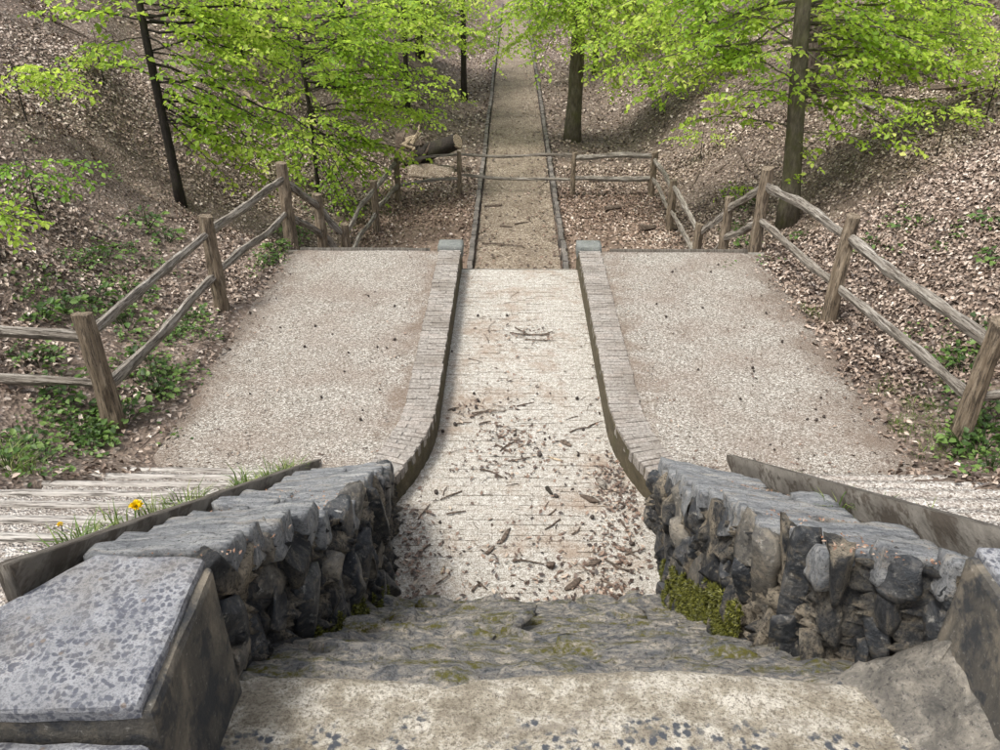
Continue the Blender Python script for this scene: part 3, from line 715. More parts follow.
# ------------------------------------------------------------------ fences: split-timber posts and two rails
def make_post(parent, base, top, rad, r):
    b = Vector(base); t = Vector(top); mb = MB(); n = 7; L = (t-b).length
    pts = [(0, 0, L*k/n) for k in range(n+1)]
    pts = [(p[0]+r.uniform(-.006, .006), p[1]+r.uniform(-.006, .006), p[2]) for p in pts]
    mb.tube(pts, [rad*(1.08-.14*k/n)*r.uniform(.95, 1.05) for k in range(n+1)], 9, True, r, .13)
    # weathered, slightly slanted head
    sl = r.uniform(-.25, .25)
    for v in mb.v[-9:]: v.z += sl*v.x + r.uniform(-.006, .006)
    me = mb.mesh('post'); o = link('post', me, 'post_wood', parent, b); o.rotation_euler = (t-b).to_track_quat('Z', 'Y').to_euler(); return o
def make_rail(parent, a, b, r, thick=.055, sag=0):
    a = Vector(a); b = Vector(b); L = (b-a).length; n = 12; mb = MB()
    ph = r.uniform(0, 6); am = r.uniform(.008, .03); am2 = r.uniform(.005, .022)
    pts = [(am2*math.sin(ph+k*.9), L*k/n, am*math.sin(ph*2+k*.55)-sag*math.sin(math.pi*k/n)) for k in range(n+1)]
    rad = [thick*(.62 if k in (0, n) else 1)*r.uniform(.86, 1.14) for k in range(n+1)]
    mb.tube(pts, rad, 6, True, r, .17)
    for v in mb.v: v.z *= 1.0; v.x *= .62
    me = mb.mesh('rail'); o = link('rail', me, 'rail_wood', parent, a)
    d = (b-a).normalized(); xax = d.cross(Vector((0, 0, 1))).normalized(); zax = xax.cross(d)
    o.rotation_euler = Matrix((xax, d, zax)).transposed().to_euler(); return o
def fence(name_label, posts, rails, seed, ends=()):
    """posts: (base, top, radius); rails between consecutive posts at two heights"""
    r = random.Random(seed); b0 = posts[0][0]
    f = tag(empty('post_and_rail_fence', tuple(b0)), name_label, 'fence', 'split timber fences')
    for b, t, rad, own in posts:
        if own: make_post(f, tuple(np.array(b)-np.array([0, 0, .25])), t, rad, r)
    for i in range(len(posts)-1):
        for h in rails:
            a = np.array(posts[i][0])*(1-h)+np.array(posts[i][1])*h; b = np.array(posts[i+1][0])*(1-h)+np.array(posts[i+1][1])*h
            d = b-a; d /= np.linalg.norm(d)
            make_rail(f, a-d*.05+np.array([0, 0, r.uniform(-.03, .03)]), b+d*.05+np.array([0, 0, r.uniform(-.03, .03)]), r, r.uniform(.048, .062) if posts[i][2] > .06 else .034)
    return f
def pf(u, v, Z, h, rad=.075, own=True, lean=(0, 0)):
    b = at_z(u, v, Z); t = b + np.array([lean[0], lean[1], h]); return (b, t, rad, own)
def pt(u, v, Ztop, h, rad=.075, own=True, lean=(0, 0)):
    t = at_z(u, v, Ztop); b = t - np.array([lean[0], lean[1], h]); return (b, t, rad, own)
# right side
R0 = pf(958, 437, .03, 1.10, .085, lean=(.03, 0)); R1 = pf(828, 319, .03, 1.18, .08, lean=(.02, 0)); R2 = pt(768, 168, 1.0, 1.15, .085)
R3 = pt(730, 197, .22, 1.1, .075); R4 = pt(700, 224, -.32, 1.0, .075); R5 = pt(674, 180, -.3, .98, .075); R6 = pt(655, 152, -.32, .95, .07)
Rout = (R0[0]+np.array([2.6, -.5, .75]), R0[1]+np.array([2.6, -.5, .75]), .08, True)
fence('weathered split timber fence along the right terrace, beside the big trunk', [R2, R1, R0, Rout], (.80, .36), 4)
fence('short timber fence stepping down from the right terrace to the lower ground', [R2[:3]+(False,), R3, R4], (.8, .36), 7)
F1 = pf(460, 195, -1.3, .93, .05); F2 = pf(572, 198, -1.3, .95, .05)
fence('timber fence on the right side of the lower ground, meeting the far cross fence', [R4[:3]+(False,), R5, R6], (.86, .42), 9)
FL = pt(396, 158, -.36, .95, .06)
fence('far timber fence crossing the sandy path between two brick kerbs', [R6[:3]+(False,), F2, F1, FL], (.93, .42), 12)
L0 = pf(117, 428, .03, 1.1, .085, lean=(-.02, 0)); L1 = pf(222, 306, .05, 1.06, .08); L2 = pt(281, 163, .98, 1.12, .085); L3 = pt(317, 194, .25, 1.05, .075); L4 = pt(344, 224, -.3, 1.0, .075); L5 = pt(373, 181, -.3, .98, .07)
Lout = (L0[0]+np.array([-2.6, .1, .2]), L0[1]+np.array([-2.6, .1, .2]), .08, True)
fence('weathered split timber fence along the left terrace, beside the leafy bank', [L2, L1, L0, Lout], (.80, .36), 15)
fence('short timber fence stepping down from the left terrace to the lower ground', [L2[:3]+(False,), L3, L4], (.8, .36), 17)
fence('leaf-hung timber fence on the left side of the lower ground', [L4[:3]+(False,), L5, FL[:3]+(False,)], (.86, .42), 19)

# ------------------------------------------------------------------ leaves
def leaf_mesh(name, pos, axis, nor, size, mat, parent=None, rs=0, fold=.25, wide=.62, quad=True, rnd=None, smooth=False):
    r = np.random.default_rng(rs); n = len(pos)
    axis = axis/np.linalg.norm(axis, axis=1, keepdims=True); side = np.cross(axis, nor); side /= np.linalg.norm(side, axis=1, keepdims=True)+1e-9
    up = np.cross(side, axis); s = np.asarray(size).reshape(-1, 1); wd = s*wide/2; f = fold*wd*r.uniform(.3, 1.6, (n, 1))
    if quad:
        b = pos; tip = pos+axis*s-up*s*.12
        m1 = pos+axis*s*.38; P = [b, m1+side*wd+up*f, pos+axis*s*.72+side*wd*.72+up*f*.5, tip, pos+axis*s*.72-side*wd*.72+up*f*.5, m1-side*wd+up*f]
        V = np.stack(P, 1).reshape(-1, 3); o = np.arange(n)[:, None]*6
        F = np.concatenate([o+np.array([[0, 1, 2, 3]]), o+np.array([[0, 3, 4, 5]])], 0); k = 6
    else:
        V = np.stack([pos, pos+axis*s*.45+side*wd+up*f, pos+axis*s, pos+axis*s*.45-side*wd+up*f], 1).reshape(-1, 3); o = np.arange(n)[:, None]*4
        F = np.concatenate([o+np.array([[0, 1, 2]]), o+np.array([[0, 2, 3]])], 0); k = 4
    if rnd is None: rnd = r.random(n)
    return link(name, np_mesh(name, V, F, smooth, np.repeat(rnd, k)), mat, parent)

class Tree:
    def __init__(s, label, base, H, r0, bark='beech_bark', leaf='beech_leaf', lean=(0, 0), seed=1, leafsize=.085, group='trees in the valley', cat='tree', name='beech_tree', quad=True):
        s.r = random.Random(seed); s.seed = seed; s.base = Vector(base); s.leafsize = leafsize; s.quad = quad; s.leaf = leaf; s.bark = bark
        s.root = tag(empty(name, s.base), label, cat, group)
        s.H = H; n = 22; s.path = []; s.rad = []; ph = s.r.uniform(0, 6)
        for k in range(n+1):
            t = k/n; s.path.append(s.base + Vector((lean[0]*t*H + .012*H*math.sin(ph+t*7)*t, lean[1]*t*H + .01*H*math.cos(ph+t*6)*t, H*t - (.25 if k == 0 else 0))))
            s.rad.append(r0*(1-.78*t)*(1.35 if k == 0 else 1.07 if k == 1 else 1))
        mb = MB(); mb.tube(s.path, s.rad, 12, True, s.r, .04); mb.build('trunk', bark, s.root, True)
        s.gap = .62; s.lift = 0; s.br = MB(); s.pos = []; s.ax = []; s.no = []; s.sz = []
    def point(s, h):
        t = max(0, min(.999, h/s.H))*(len(s.path)-1); i = int(t); return s.path[i].lerp(s.path[i+1], t-i), s.rad[i]
    def bough(s, h, tip, wid=.7, dens=1.0, rise=.12, thick=None, bare=.18):
        h = h + s.r.uniform(.1, 1.1)*s.lift; p0, rd = s.point(h); tip = Vector(tip); L = (tip-p0).length; r = s.r
        ctrl = p0.lerp(tip, .5) + Vector((r.uniform(-.08, .08)*L, r.uniform(-.08, .08)*L, rise*L)); n = 12
        pts = [(p0*(1-t)**2 + ctrl*2*t*(1-t) + tip*t*t) + Vector((r.uniform(-1, 1), r.uniform(-1, 1), r.uniform(-1, 1)))*.012*L*(0 < t < 1) for t in [k/n for k in range(n+1)]]
        th = thick or min(rd*.45, .0055*L+.004)
        s.br.tube(pts, [th*(1-.85*k/n)+.0015 for k in range(n+1)], 5, False)
        nt = max(4, int(L*6.5*dens)); sgn = 1
        for i in range(nt):
            t = bare+(1-bare)*(i+r.random()*.6)/nt; k = min(int(t*n), n-1); q = pts[k].lerp(pts[k+1], t*n-k); tg = (pts[k+1]-pts[k]).normalized()
            sgn = -sgn; sd = tg.cross(Vector((0, 0, 1)))
            if sd.length < .05: sd = Vector((1, 0, 0))
            sd.normalize()
            d = (tg*r.uniform(.35, .8) + sd*sgn*r.uniform(.6, 1) + Vector((0, 0, r.uniform(-.5, .38)))).normalized()
            tl = wid*(1.05-.75*abs(t-.45))*r.uniform(.45, 1.1)
            s.twig(q, d, tl, max(.0022, th*.3), 1)
        s.twig(pts[-1], (pts[-1]-pts[-2]).normalized(), wid*.4, .002, 2)
    def twig(s, q, d, tl, th, lev):
        r = s.r; n = 4; pts = [q + d*(tl*k/n) + Vector((0, 0, -.16*tl*(k/n)**2)) + Vector((r.uniform(-1, 1), r.uniform(-1, 1), r.uniform(-.6, .6)))*.03*tl*(k > 0) for k in range(n+1)]
        s.br.tube(pts, [th*(1-.7*k/n) for k in range(n+1)], 3, False)
        sp = s.leafsize*s.gap; m = max(3, int(tl/sp)); sg = 1
        for j in range(m):
            t = (j+.6)/m; k = min(int(t*n), n-1); p = pts[k].lerp(pts[k+1], t*n-k); sg = -sg
            sd = d.cross(Vector((0, 0, 1)))
            sd = sd.normalized() if sd.length > .05 else Vector((1, 0, 0))
            ax = d*.55 + sd*sg*.8 + Vector((r.gauss(0, .2), r.gauss(0, .2), r.gauss(-.28, .28)))
            s.pos.append(p); s.ax.append(ax); s.no.append((r.gauss(0, .55), r.gauss(0, .55), 1)); s.sz.append(s.leafsize*r.uniform(.5, 1.3))
            if lev == 1 and tl > .35 and j % 4 == 2:
                s.twig(p, (d*.6+sd*sg*.8+Vector((0, 0, r.uniform(-.2, .15)))).normalized(), tl*r.uniform(.3, .5), th*.6, 2)
    def crown(s, h0, h1, n, reach, wid, dens=.8, droop=-.05, az=None):
        for i in range(n):
            h = h0+(h1-h0)*(i+s.r.random())/n; a = s.r.uniform(0, 2*math.pi) if az is None else s.r.uniform(*az)
            L = reach*(1-.45*(h-h0)/max(.1, h1-h0))*s.r.uniform(.6, 1.1); p, _ = s.point(h)
            if abs(p.x+math.cos(a)*L) < 1.3 and 17 < p.y < 30 or abs(p.x+math.cos(a)*L*.6) < 1.0 and 17 < p.y < 30: continue
            s.bough(h, p+Vector((math.cos(a)*L, math.sin(a)*L, L*(droop+s.r.uniform(-.12, .2)))), wid, dens)
    def done(s):
        if s.br.v: tag(s.br.build('branches', s.bark, s.root), kind='stuff')
        if s.pos:
            rr = np.random.default_rng(s.seed); P = np.array([v[:] for v in s.pos]); A = np.array([v[:] for v in s.ax])
            rn = np.clip(.5+.7*fbm(P[:, 0]+P[:, 2], P[:, 1]-P[:, 2], .9, 2, s.seed)+rr.normal(0, .2, len(P)), 0, 1)
            leaf_mesh('crown', P, A, np.array(s.no), np.array(s.sz), s.leaf, s.root, s.seed, .3, .68, s.quad, rn)
def ground_pt(u, v):
    p = hit(u, v); return (p[0], p[1], float(T(p[0], p[1])))
def tip(u, v, Y): return at_y(u, v, Y)

# right: big beech beside the terrace fence
tb = ground_pt(788, 222)
t6 = Tree('large beech trunk standing just behind the right terrace fence', tb, 11, .165, seed=61, leafsize=.1, lean=(-.1, 0)); t6.lift = 1.1
yb = tb[1]
for h, u, v, dy, wd in ((2.2, 690, 30, .3, .8), (2.9, 640, 18, .9, .9), (2.4, 610, 70, .8, .8), (3.1, 600, 45, 1.8, .9), (2.0, 720, 95, -.6, .65), (2.6, 660, 75, 1.4, .9), (3.2, 700, 5, .0, .9),
                        (2.2, 900, 20, .3, .9), (2.6, 960, 25, .8, 1.0), (2.0, 930, 60, .2, .85), (1.7, 860, 85, -.4, .6), (1.55, 885, 130, -.9, .55), (1.6, 835, 120, .5, .5), (2.5, 1010, 55, 1.2, 1.0), (2.9, 850, 15, -.6, .8), (2.3, 985, 85, .9, .8), (2.9, 1030, 20, .0, 1),
                        (3.3, 930, -20, 1.5, 1.0), (3.5, 800, -30, -1.3, .9), (3.4, 640, -30, .5, 1.0), (2.6, 770, 30, 1.8, .8), (1.4, 690, 120, .4, .4), (.55, 818, 150, -.25, .25), (.35, 800, 175, -.4, .2), (2.9, 880, -5, 1.6, .9), (1.9, 900, 105, -.8, .6), (2.1, 850, 60, -.8, .7), (2.3, 680, 55, -.4, .8), (2.0, 640, 100, .6, .7), (2.6, 960, 70, -.5, .8), (2.0, 1000, 120, .6, .6), (1.8, 750, 60, -.9, .6), (1.2, 910, 150, -.9, .35)):
    t6.bough(h, tip(u, v, yb+dy), wd, 1.15, .1)
    t6.bough(h+.3, tip(u+t6.r.uniform(-60, 60), v+t6.r.uniform(-40, 25), yb+dy+t6.r.uniform(-.8, 1.2)), wd*.8, .7, .05)
t6.crown(4.6, 10, 7, 2.6, .7, .45); t6.done()
# right middle: beech beside the sandy path
tb = ground_pt(572, 141); yb = tb[1]
t5 = Tree('straight dark beech trunk growing close to the right kerb of the sandy path', tb, 13, .2, seed=51, lean=(.012, 0), leafsize=.1); t5.lift = 1.3
for h, u, v, dy, wd in ((2.6, 500, 55, -1, 1.0), (3.2, 480, 40, -1.5, 1.0), (3.6, 520, 20, -2, 1.0), (2.9, 540, 70, -2.2, .9), (3.0, 640, 55, -1.2, 1.1), (3.4, 680, 40, -1, 1.2), (2.5, 620, 90, -1.5, .9), (4, 610, 10, -2, 1.2), (4.2, 545, 5, -1.8, 1.1), (3.0, 660, 100, .3, 1.0), (3.5, 700, 75, .8, 1.1), (4.4, 660, -5, -1, 1.3), (2.4, 596, 60, -2, .9), (3.9, 590, 30, -2.4, 1.0), (4.8, 500, -10, -1, 1.2), (5, 720, 5, 1, 1.3), (4.0, 508, 18, -2.5, .9), (3.6, 530, 48, -2.2, .8), (4.6, 470, 5, -1.5, 1.0)):
    t5.bough(h, tip(u, v, yb+dy), wd, 1.1, .12)
    if u > 560: t5.bough(h+.4, tip(u+t5.r.uniform(-35, 35), v+t5.r.uniform(-25, 10), yb+dy+t5.r.uniform(-1, 1)), wd*.8, .7, .08)
t5.crown(6, 12, 6, 3.0, .9, .4); t5.done()
# left: slim dark trunk on the bank
tb = ground_pt(181, 203); yb = tb[1]
t1 = Tree('slim dark trunk on the left leafy bank, leaning slightly left', tb, 7.5, .075, 'dark_bark', seed=11, leafsize=.095, lean=(.004, 0)); t1.lift = 0.5
for h, u, v, dy, wd in ((1.3, 265, 150, -.3, .55), (1.2, 300, 125, .3, .55), (1.9, 90, 50, -.2, .45), (1.7, 60, 62, -.1, .4), (2.3, 35, 12, -.4, .55), (2.0, 260, 85, .2, .6), (2.2, 280, 40, .6, .75), (2.5, 230, 15, .5, .8), (2.4, 110, 5, -.3, .6), (1.5, 225, 110, -.5, .5), (2.8, 290, -5, .3, .9), (1.0, 210, 135, .5, .35), (1.2, 240, 165, .1, .5), (1.75, 130, 60, -.5, .4), (2.7, 190, 10, -.6, .7), (2.3, 320, 60, .9, .7), (1.1, 285, 165, .0, .6), (1.5, 325, 150, .5, .6), (1.9, 190, 90, -.5, .5), (2.2, 240, 60, -.2, .7), (2.6, 340, 20, 1.0, .9), (1.0, 235, 185, .2, .45), (2.9, 60, -5, .2, .7)):
    t1.bough(h, tip(u, v, yb+dy), wd, 1.5, .12)
    if u > 150: t1.bough(h+.2, tip(u+t1.r.uniform(-35, 60), v+t1.r.uniform(-40, 25), yb+dy+t1.r.uniform(-.4, .8)), wd*.9, .9, .08)
t1.crown(3.6, 7, 4, 1.6, .6, .5); t1.done()
# left: thin sapling behind the stepped fence
tb = ground_pt(319, 197); yb = tb[1]
t2 = Tree('thin dark sapling rising behind the left stepped-down fence', tb, 6.5, .04, 'dark_bark', seed=21, leafsize=.095); t2.lift = 0.5
for h, u, v, dy, wd in ((.9, 370, 175, .0, .5), (1.0, 350, 205, -.5, .45), (1.3, 400, 120, .5, .65), (1.5, 390, 70, .2, .7), (1.2, 260, 165, -.1, .5), (1.6, 270, 110, .3, .6), (1.8, 410, 95, -.2, .65), (2.2, 360, 40, -.2, .75), (2.4, 270, 50, .1, .7), (2.7, 400, 20, .4, .8), (2.8, 300, 10, -.4, .8), (.8, 385, 145, .6, .5), (1.1, 330, 140, -.4, .5), (.7, 350, 225, -.9, .4), (1.9, 330, 75, -.5, .6), (2.5, 430, 50, .7, .8), (3, 350, -10, .6, .8), (2.0, 440, 75, 1.0, .8), (1.6, 440, 115, 1.2, .7), (2.8, 470, 30, 1.5, .8), (1.3, 290, 190, -.4, .5), (1.0, 410, 160, .6, .55), (2.2, 300, 95, .6, .7), (1.4, 360, 130, -.6, .6), (2.6, 240, 25, .5, .8), (.9, 385, 200, -.2, .4)):
    t2.bough(h, tip(u, v, yb+dy), wd, 1.5, .1)
    t2.bough(h+.2, tip(u+t2.r.uniform(-40, 55), v+t2.r.uniform(-40, 25), yb+dy+t2.r.uniform(-.4, .9)), wd*.9, .9, .06)
t2.crown(3.6, 6, 3, 1.4, .5, .5); t2.done()
# behind: trees further up the valley
far = [((408, 112), .07, 'dark_bark', 31, 'thin dark trunk half hidden in leaves left of the sandy path', 9, .1), ((464, 100), .10, 'dark_bark', 32, 'slender dark trunk beside the left kerb of the sandy path', 11, .11),
       ((806, 92), .22, 'rough_bark', 33, 'rough barked trunk behind the large right beech', 12, .11), ((240, 60), .10, 'dark_bark', 34, 'leafy tree high on the left bank', 9, .11),
       ((345, 45), .12, 'dark_bark', 35, 'leafy tree at the back of the left bank', 11, .12), ((700, 50), .16, 'dark_bark', 36, 'leafy tree on the right bank behind the path', 11, .12),
       ((940, 22), .12, 'dark_bark', 37, 'leafy tree at the top right of the bank', 9, .11), ((595, 75), .1, 'dark_bark', 38, 'thin dark trunk behind the path-side beech', 11, .13), ((420, 58), .14, 'dark_bark', 39, 'distant leafy tree left of the path end', 12, .14)]
for (u, v), r0, bark, sd, lab, H, ls in far:
    tb = ground_pt(u, v); t = Tree(lab, tb, H, r0, bark, 'deep_leaf' if sd in (39, 36, 35) else 'beech_leaf', seed=sd, leafsize=ls, quad=False)
    rr = 1.8+.05*tb[1]
    t.crown(1.6 if sd != 33 else 3.2, 6.0, 30, rr, 1.1, 1.0); t.crown(6.5, H*.97, 3, rr*.7, .9, .4); t.done()
# low saplings on the banks
sap = [((45, 232), 41, 'young beech sapling low on the left bank near the frame edge', 1.1, 5, (( 5, 165), (95, 170), (60, 185), (20, 195))), ((2, 262), 42, 'yellowish sapling at the left frame edge', .8, 3, ((5, 215), (25, 222))),
       ((935, 160), 43, 'small bright sapling on the right bank below the leafy branches', 1.0, 4, ((900, 118), (960, 105), (985, 115))), ((742, 205), 44, 'tiny bright seedling between the right fence posts', .5, 2, ((728, 188), (755, 190))),
       ((700, 160), 45, 'small leafy sapling on the right bank behind the far fence corner', .8, 4, ((690, 130), (720, 135), (678, 140))), ((430, 128), 46, 'young sapling left of the path behind the fallen trunk', 1.2, 5, ((400, 92), (440, 100), (460, 95), (385, 105))),
       ((105, 85), 47, 'young sapling with sparse leaves high on the left bank', .9, 4, ((70, 60), (130, 62), (95, 50))),
       ((28, 125), 48, 'pale green sapling at the left edge halfway up the bank', .9, 4, ((8, 85), (50, 72), (75, 88), (25, 70))), ((60, 108), 57, 'thin leafy seedling above the left edge sapling', .7, 3, ((40, 82), (85, 84))),
       ((875, 95), 49, 'leafy sapling on the right bank right of the large beech', 1.8, 6, ((840, 40), (900, 30), (870, 60), (920, 55), (850, 75))), ((945, 75), 58, 'tall leafy sapling near the top right of the bank', 1.9, 6, ((920, 15), (970, 10), (990, 40), (930, 45), (900, 20))),
       ((985, 120), 59, 'leafy sapling at the right edge of the view', 1.4, 5, ((960, 60), (1000, 70), (1010, 95), (975, 85))), ((720, 80), 60, 'leafy sapling left of the large beech', 1.7, 5, ((690, 40), (740, 35), (715, 55), (760, 60))),
       ((285, 95), 71, 'leafy sapling on the left bank behind the slim trunk', 1.6, 5, ((250, 40), (300, 45), (330, 60), (270, 65)))]
for (u, v), sd, lab, H, nb_, tips in sap:
    tb = ground_pt(u, v); t = Tree(lab, tb, H, .012, 'dark_bark', 'deep_leaf' if sd == 41 else 'beech_leaf', seed=sd, leafsize=.07, name='sapling', cat='sapling', group='saplings on the banks')
    for (uu, vv) in tips:
        t.bough(H*.75, tip(uu, vv, tb[1]+t.r.uniform(-.3, .2)), .42 if H < 1.5 else .6, 1.8, .1); t.bough(H*.6, tip(uu+t.r.uniform(-14, 14), vv+t.r.uniform(-4, 12), tb[1]+t.r.uniform(-.4, .3)), .35, 1.5, .1)
    t.done()

# ------------------------------------------------------------------ leaf litter on the banks
g = np.random.default_rng(3)
def litter(name, label, n, xr, yr, dens, size, mat, seed, maxd=80, lift=.012, zf=T, quad=False):
    g = np.random.default_rng(seed); x = g.uniform(*xr, n); y = g.uniform(*yr, n)
    keep = g.random(n) < dens(x, y); x = x[keep]; y = y[keep]; z = zf(x, y)
    u, v, d = project(np.stack([x, y, z], -1)); k = (u > -260) & (u < 1260) & (v > -60) & (v < 800) & (d > 0) & (d < maxd); x, y, z = x[k], y[k], z[k]
    m = len(x); e = .05
    nx_ = -(zf(x+e, y)-zf(x-e, y))/(2*e); ny_ = -(zf(x, y+e)-zf(x, y-e))/(2*e); N = np.stack([nx_, ny_, np.ones(m)], -1); N /= np.linalg.norm(N, axis=1, keepdims=True)
    N = N + g.normal(0, .38, (m, 3)); a = g.normal(size=(m, 3)); a -= N*(a*N).sum(1, keepdims=True)/(N*N).sum(1, keepdims=True)
    s = g.uniform(size[0], size[1], m)
    rn = np.clip(.5+.35*fbm(x, y, .5, 3, 8)+g.normal(0, .27, m), 0, 1)
    p = np.stack([x, y, z + g.uniform(0, .035, m)+lift], -1)
    o = leaf_mesh(name, p, a, N, s, mat, None, seed, .8 if quad else .55, .62, quad, rn); o['kind'] = 'stuff'
    tag(o, label, 'leaves'); return o
def bank(x, y):
    ax = np.abs(x); wd = np.where(x < 0, 3.15, 3.3) + .22*fbm(x*0, y, .8, 2, 60)
    side = np.where(ax > wd, 1.0, np.exp(-(wd-ax)/.16)*.8)
    low = np.where(ax > 2.4, 1, .16+.3*sstep(13.5, 17, y)+.35*sstep(1.6, 2.4, ax))
    d = np.where(y < 10.1, side, np.where(y < 16.5, np.where(ax < .86, .03, low), np.where(ax < .86, .05, .95)))
    d = np.where((y < 5.3) & (ax < 2.6+.35*(5.3-y)), 0, d)
    d = d*(.1+.9*sstep(-.34+.12*(x < 0), .12+.12*(x < 0), fbm(x, y, .55, 4, 71)))
    return d
litter('leaf_litter', 'dense pale and brown dead leaves covering both near banks', 150000, (-8, 8), (3.6, 11.5), bank, (.03, .07), 'dry_leaf', 3, quad=True)
litter('leaf_litter', 'dead leaves covering the banks beside the lower ground', 220000, (-12, 12), (11.5, 19), bank, (.034, .078), 'dry_leaf', 4)
litter('leaf_litter', 'dead leaves further up the valley beside the sandy path', 90000, (-22, 22), (18, 48), lambda x, y: np.where(np.abs(x) < .9, .3, 1), (.07, .125), 'dry_leaf', 5)
litter('leaf_litter', 'reddish fallen leaves scattered on the lower ground inside the far fence', 16000, (-3.2, 3.2), (11, 17), lambda x, y: np.where(np.abs(x) < .86, .02, .12+.9*sstep(12.6, 16, y)+.5*sstep(1.8, 2.8, np.abs(x))), (.04, .085), 'red_leaf', 6, zf=lambda x, y: 0*x-1.27)

# ------------------------------------------------------------------ low plants
def herb_mesh(seed, n, spread, hgt, ls, mat='herb_leaf'):
    r = np.random.default_rng(seed); a = r.uniform(0, 2*np.pi, n); rad = spread*np.sqrt(r.random(n)); p = np.stack([rad*np.cos(a), rad*np.sin(a), hgt*r.uniform(.25, 1, n)*(1-.5*rad/spread)], -1)
    ax = np.stack([np.cos(a), np.sin(a), r.uniform(-.3, .3, n)], -1)+r.normal(0, .35, (n, 3)); no = np.stack([r.normal(0, .35, n), r.normal(0, .35, n), np.ones(n)], -1)
    o = leaf_mesh('leaves', p, ax, no, ls*r.uniform(.6, 1.2, n), mat, None, seed, .3, .8, True); me = o.data; bpy.data.objects.remove(o)
    mb = MB()
    for k in range(0, n, 2): mb.tube([(p[k][0]*.25, p[k][1]*.25, -.03), tuple(p[k])], [.0035, .002], 3, False)
    return me, mb.mesh('stems')
herbs = [herb_mesh(100+i, 26+6*i, .12+.025*i, .12+.02*i, .055) for i in range(4)]
for _, st_ in herbs: st_.materials.append(M['herb_leaf'])
def herb(px, label, sc, r, group, cat='herb', name='leafy_herb'):
    p = ground_pt(*px); p = (p[0], p[1], p[2]); lm, sm = r.choice(herbs)
    e = tag(empty(name, p), label, cat, group); e.scale = (sc, sc, sc); e.rotation_euler = (0, 0, r.uniform(0, 6.28))
    for nm, me in (('leaves', lm), ('stems', sm)):
        o = bpy.data.objects.new(nm, me); C.objects.link(o); o.parent = e
        if nm == 'stems': o['kind'] = 'stuff'
    return e
r = random.Random(8)
for (lab, grp, pts_) in (
    ('low green herb growing at the foot of the nearest left fence post', 'herbs at the nearest left fence post', [(100, 434), (92, 440), (125, 420), (82, 428), (112, 440)]),
    ('green herb on the left bank between the nearest two left fence posts', 'herbs between the left fence posts', [(160, 385), (168, 396), (150, 372), (142, 355), (190, 325), (176, 340), (196, 318), (170, 378), (185, 332), (152, 395)]),
    ('green herb on the left bank above the nearest left rail', 'herbs behind the near left rail', [(62, 388), (128, 330), (120, 315), (90, 312), (40, 365), (25, 358), (55, 362), (140, 300)]),
    ('small herb among dead leaves higher on the left bank', 'herbs up the left bank', [(85, 268), (65, 262), (130, 252), (98, 300), (60, 310), (100, 262), (150, 268), (45, 290), (25, 300), (115, 282), (165, 240), (145, 225), (40, 318)]),
    ('bushy green herb by the left stepped fence at the terrace corner', 'herbs at the left terrace corner', [(286, 232), (292, 245), (278, 252), (270, 262), (264, 268), (300, 240)]),
    ('green herb on the bank edge above the left stairs', 'herbs above the left stairs', [(45, 462), (15, 455), (90, 448), (8, 470), (30, 446)]),
    ('green herb beneath the nearest right fence rails', 'herbs under the right rails', [(955, 355), (945, 362), (985, 345), (990, 352), (965, 372), (975, 330)]),
    ('leafy herb at the foot of the nearest right fence post', 'herbs at the nearest right fence post', [(985, 440), (992, 428), (978, 455), (992, 470), (960, 448), (988, 405)]),
    ('tiny green herb high on the right leafy bank', 'herbs up the right bank', [(915, 222), (902, 232), (872, 250), (990, 225), (995, 262), (940, 250)]),
    ('small green herb beneath the right beech', 'herbs beneath the right beech', [(740, 232), (746, 246), (800, 240), (748, 210)])):
    for p_ in pts_: herb(p_, lab, r.uniform(.7, 1.5), r, grp)
big = herb((68, 398), 'broad-leaved dark green herb between the near left rails', 1.3, r, None)

def grass_tuft(p, label, group, r, n=34, h=.13, sp=.07):
    rr = np.random.default_rng(r.randint(0, 9999)); a = rr.uniform(0, 6.28, n); rad = sp*np.sqrt(rr.random(n)); hh = h*rr.uniform(.4, 1.15, n); w_ = .0035
    V = []; F = []
    for k in range(n):
        b = np.array([rad[k]*math.cos(a[k]), rad[k]*math.sin(a[k]), -.02]); d = np.array([math.cos(a[k]+rr.normal(0, .5)), math.sin(a[k]+rr.normal(0, .5)), 0]); s_ = np.array([-d[1], d[0], 0])*w_; o = len(V)
        m_ = b+d*hh[k]*.2+np.array([0, 0, hh[k]*.7]); t_ = b+d*hh[k]*.75+np.array([0, 0, hh[k]*.9])
        V += [b-s_, b+s_, m_+s_*.8, m_-s_*.8, t_]; F += [(o, o+1, o+2, o+3), (o+3, o+2, o+4)]
    me = bpy.data.meshes.new('grass_tuft'); me.from_pydata([tuple(v) for v in V], [], F); at = me.attributes.new('rnd', 'FLOAT', 'POINT'); at.data.foreach_set('value', np.repeat(rr.random(n), 5))
    o = link('grass_tuft', me, 'grass_blade', None, p); tag(o, label, 'grass', group); o['kind'] = 'stuff'; return o
def stair_z(y): return float(top_line(5.03-.42*math.floor((5.03-y)/.42+1e-6)))-.02 if y < 5.03 else 0.0
def on_stair(u, v):
    d = ray(u, v)
    for t in np.arange(.0015, .014, .00002):
        p = CAM + d*t
        if p[2] < stair_z(p[1]): return (p[0], p[1], stair_z(p[1]))
    return tuple(p)
r = random.Random(31)
for k in range(40):
    yy = r.uniform(2.3, 4.95); grass_tuft((-1.78-abs(r.gauss(0, .09)), yy, stair_z(yy)), 'green grass tuft along the left stair edge board', 'grass along the left board', r, 36, r.uniform(.08, .17))
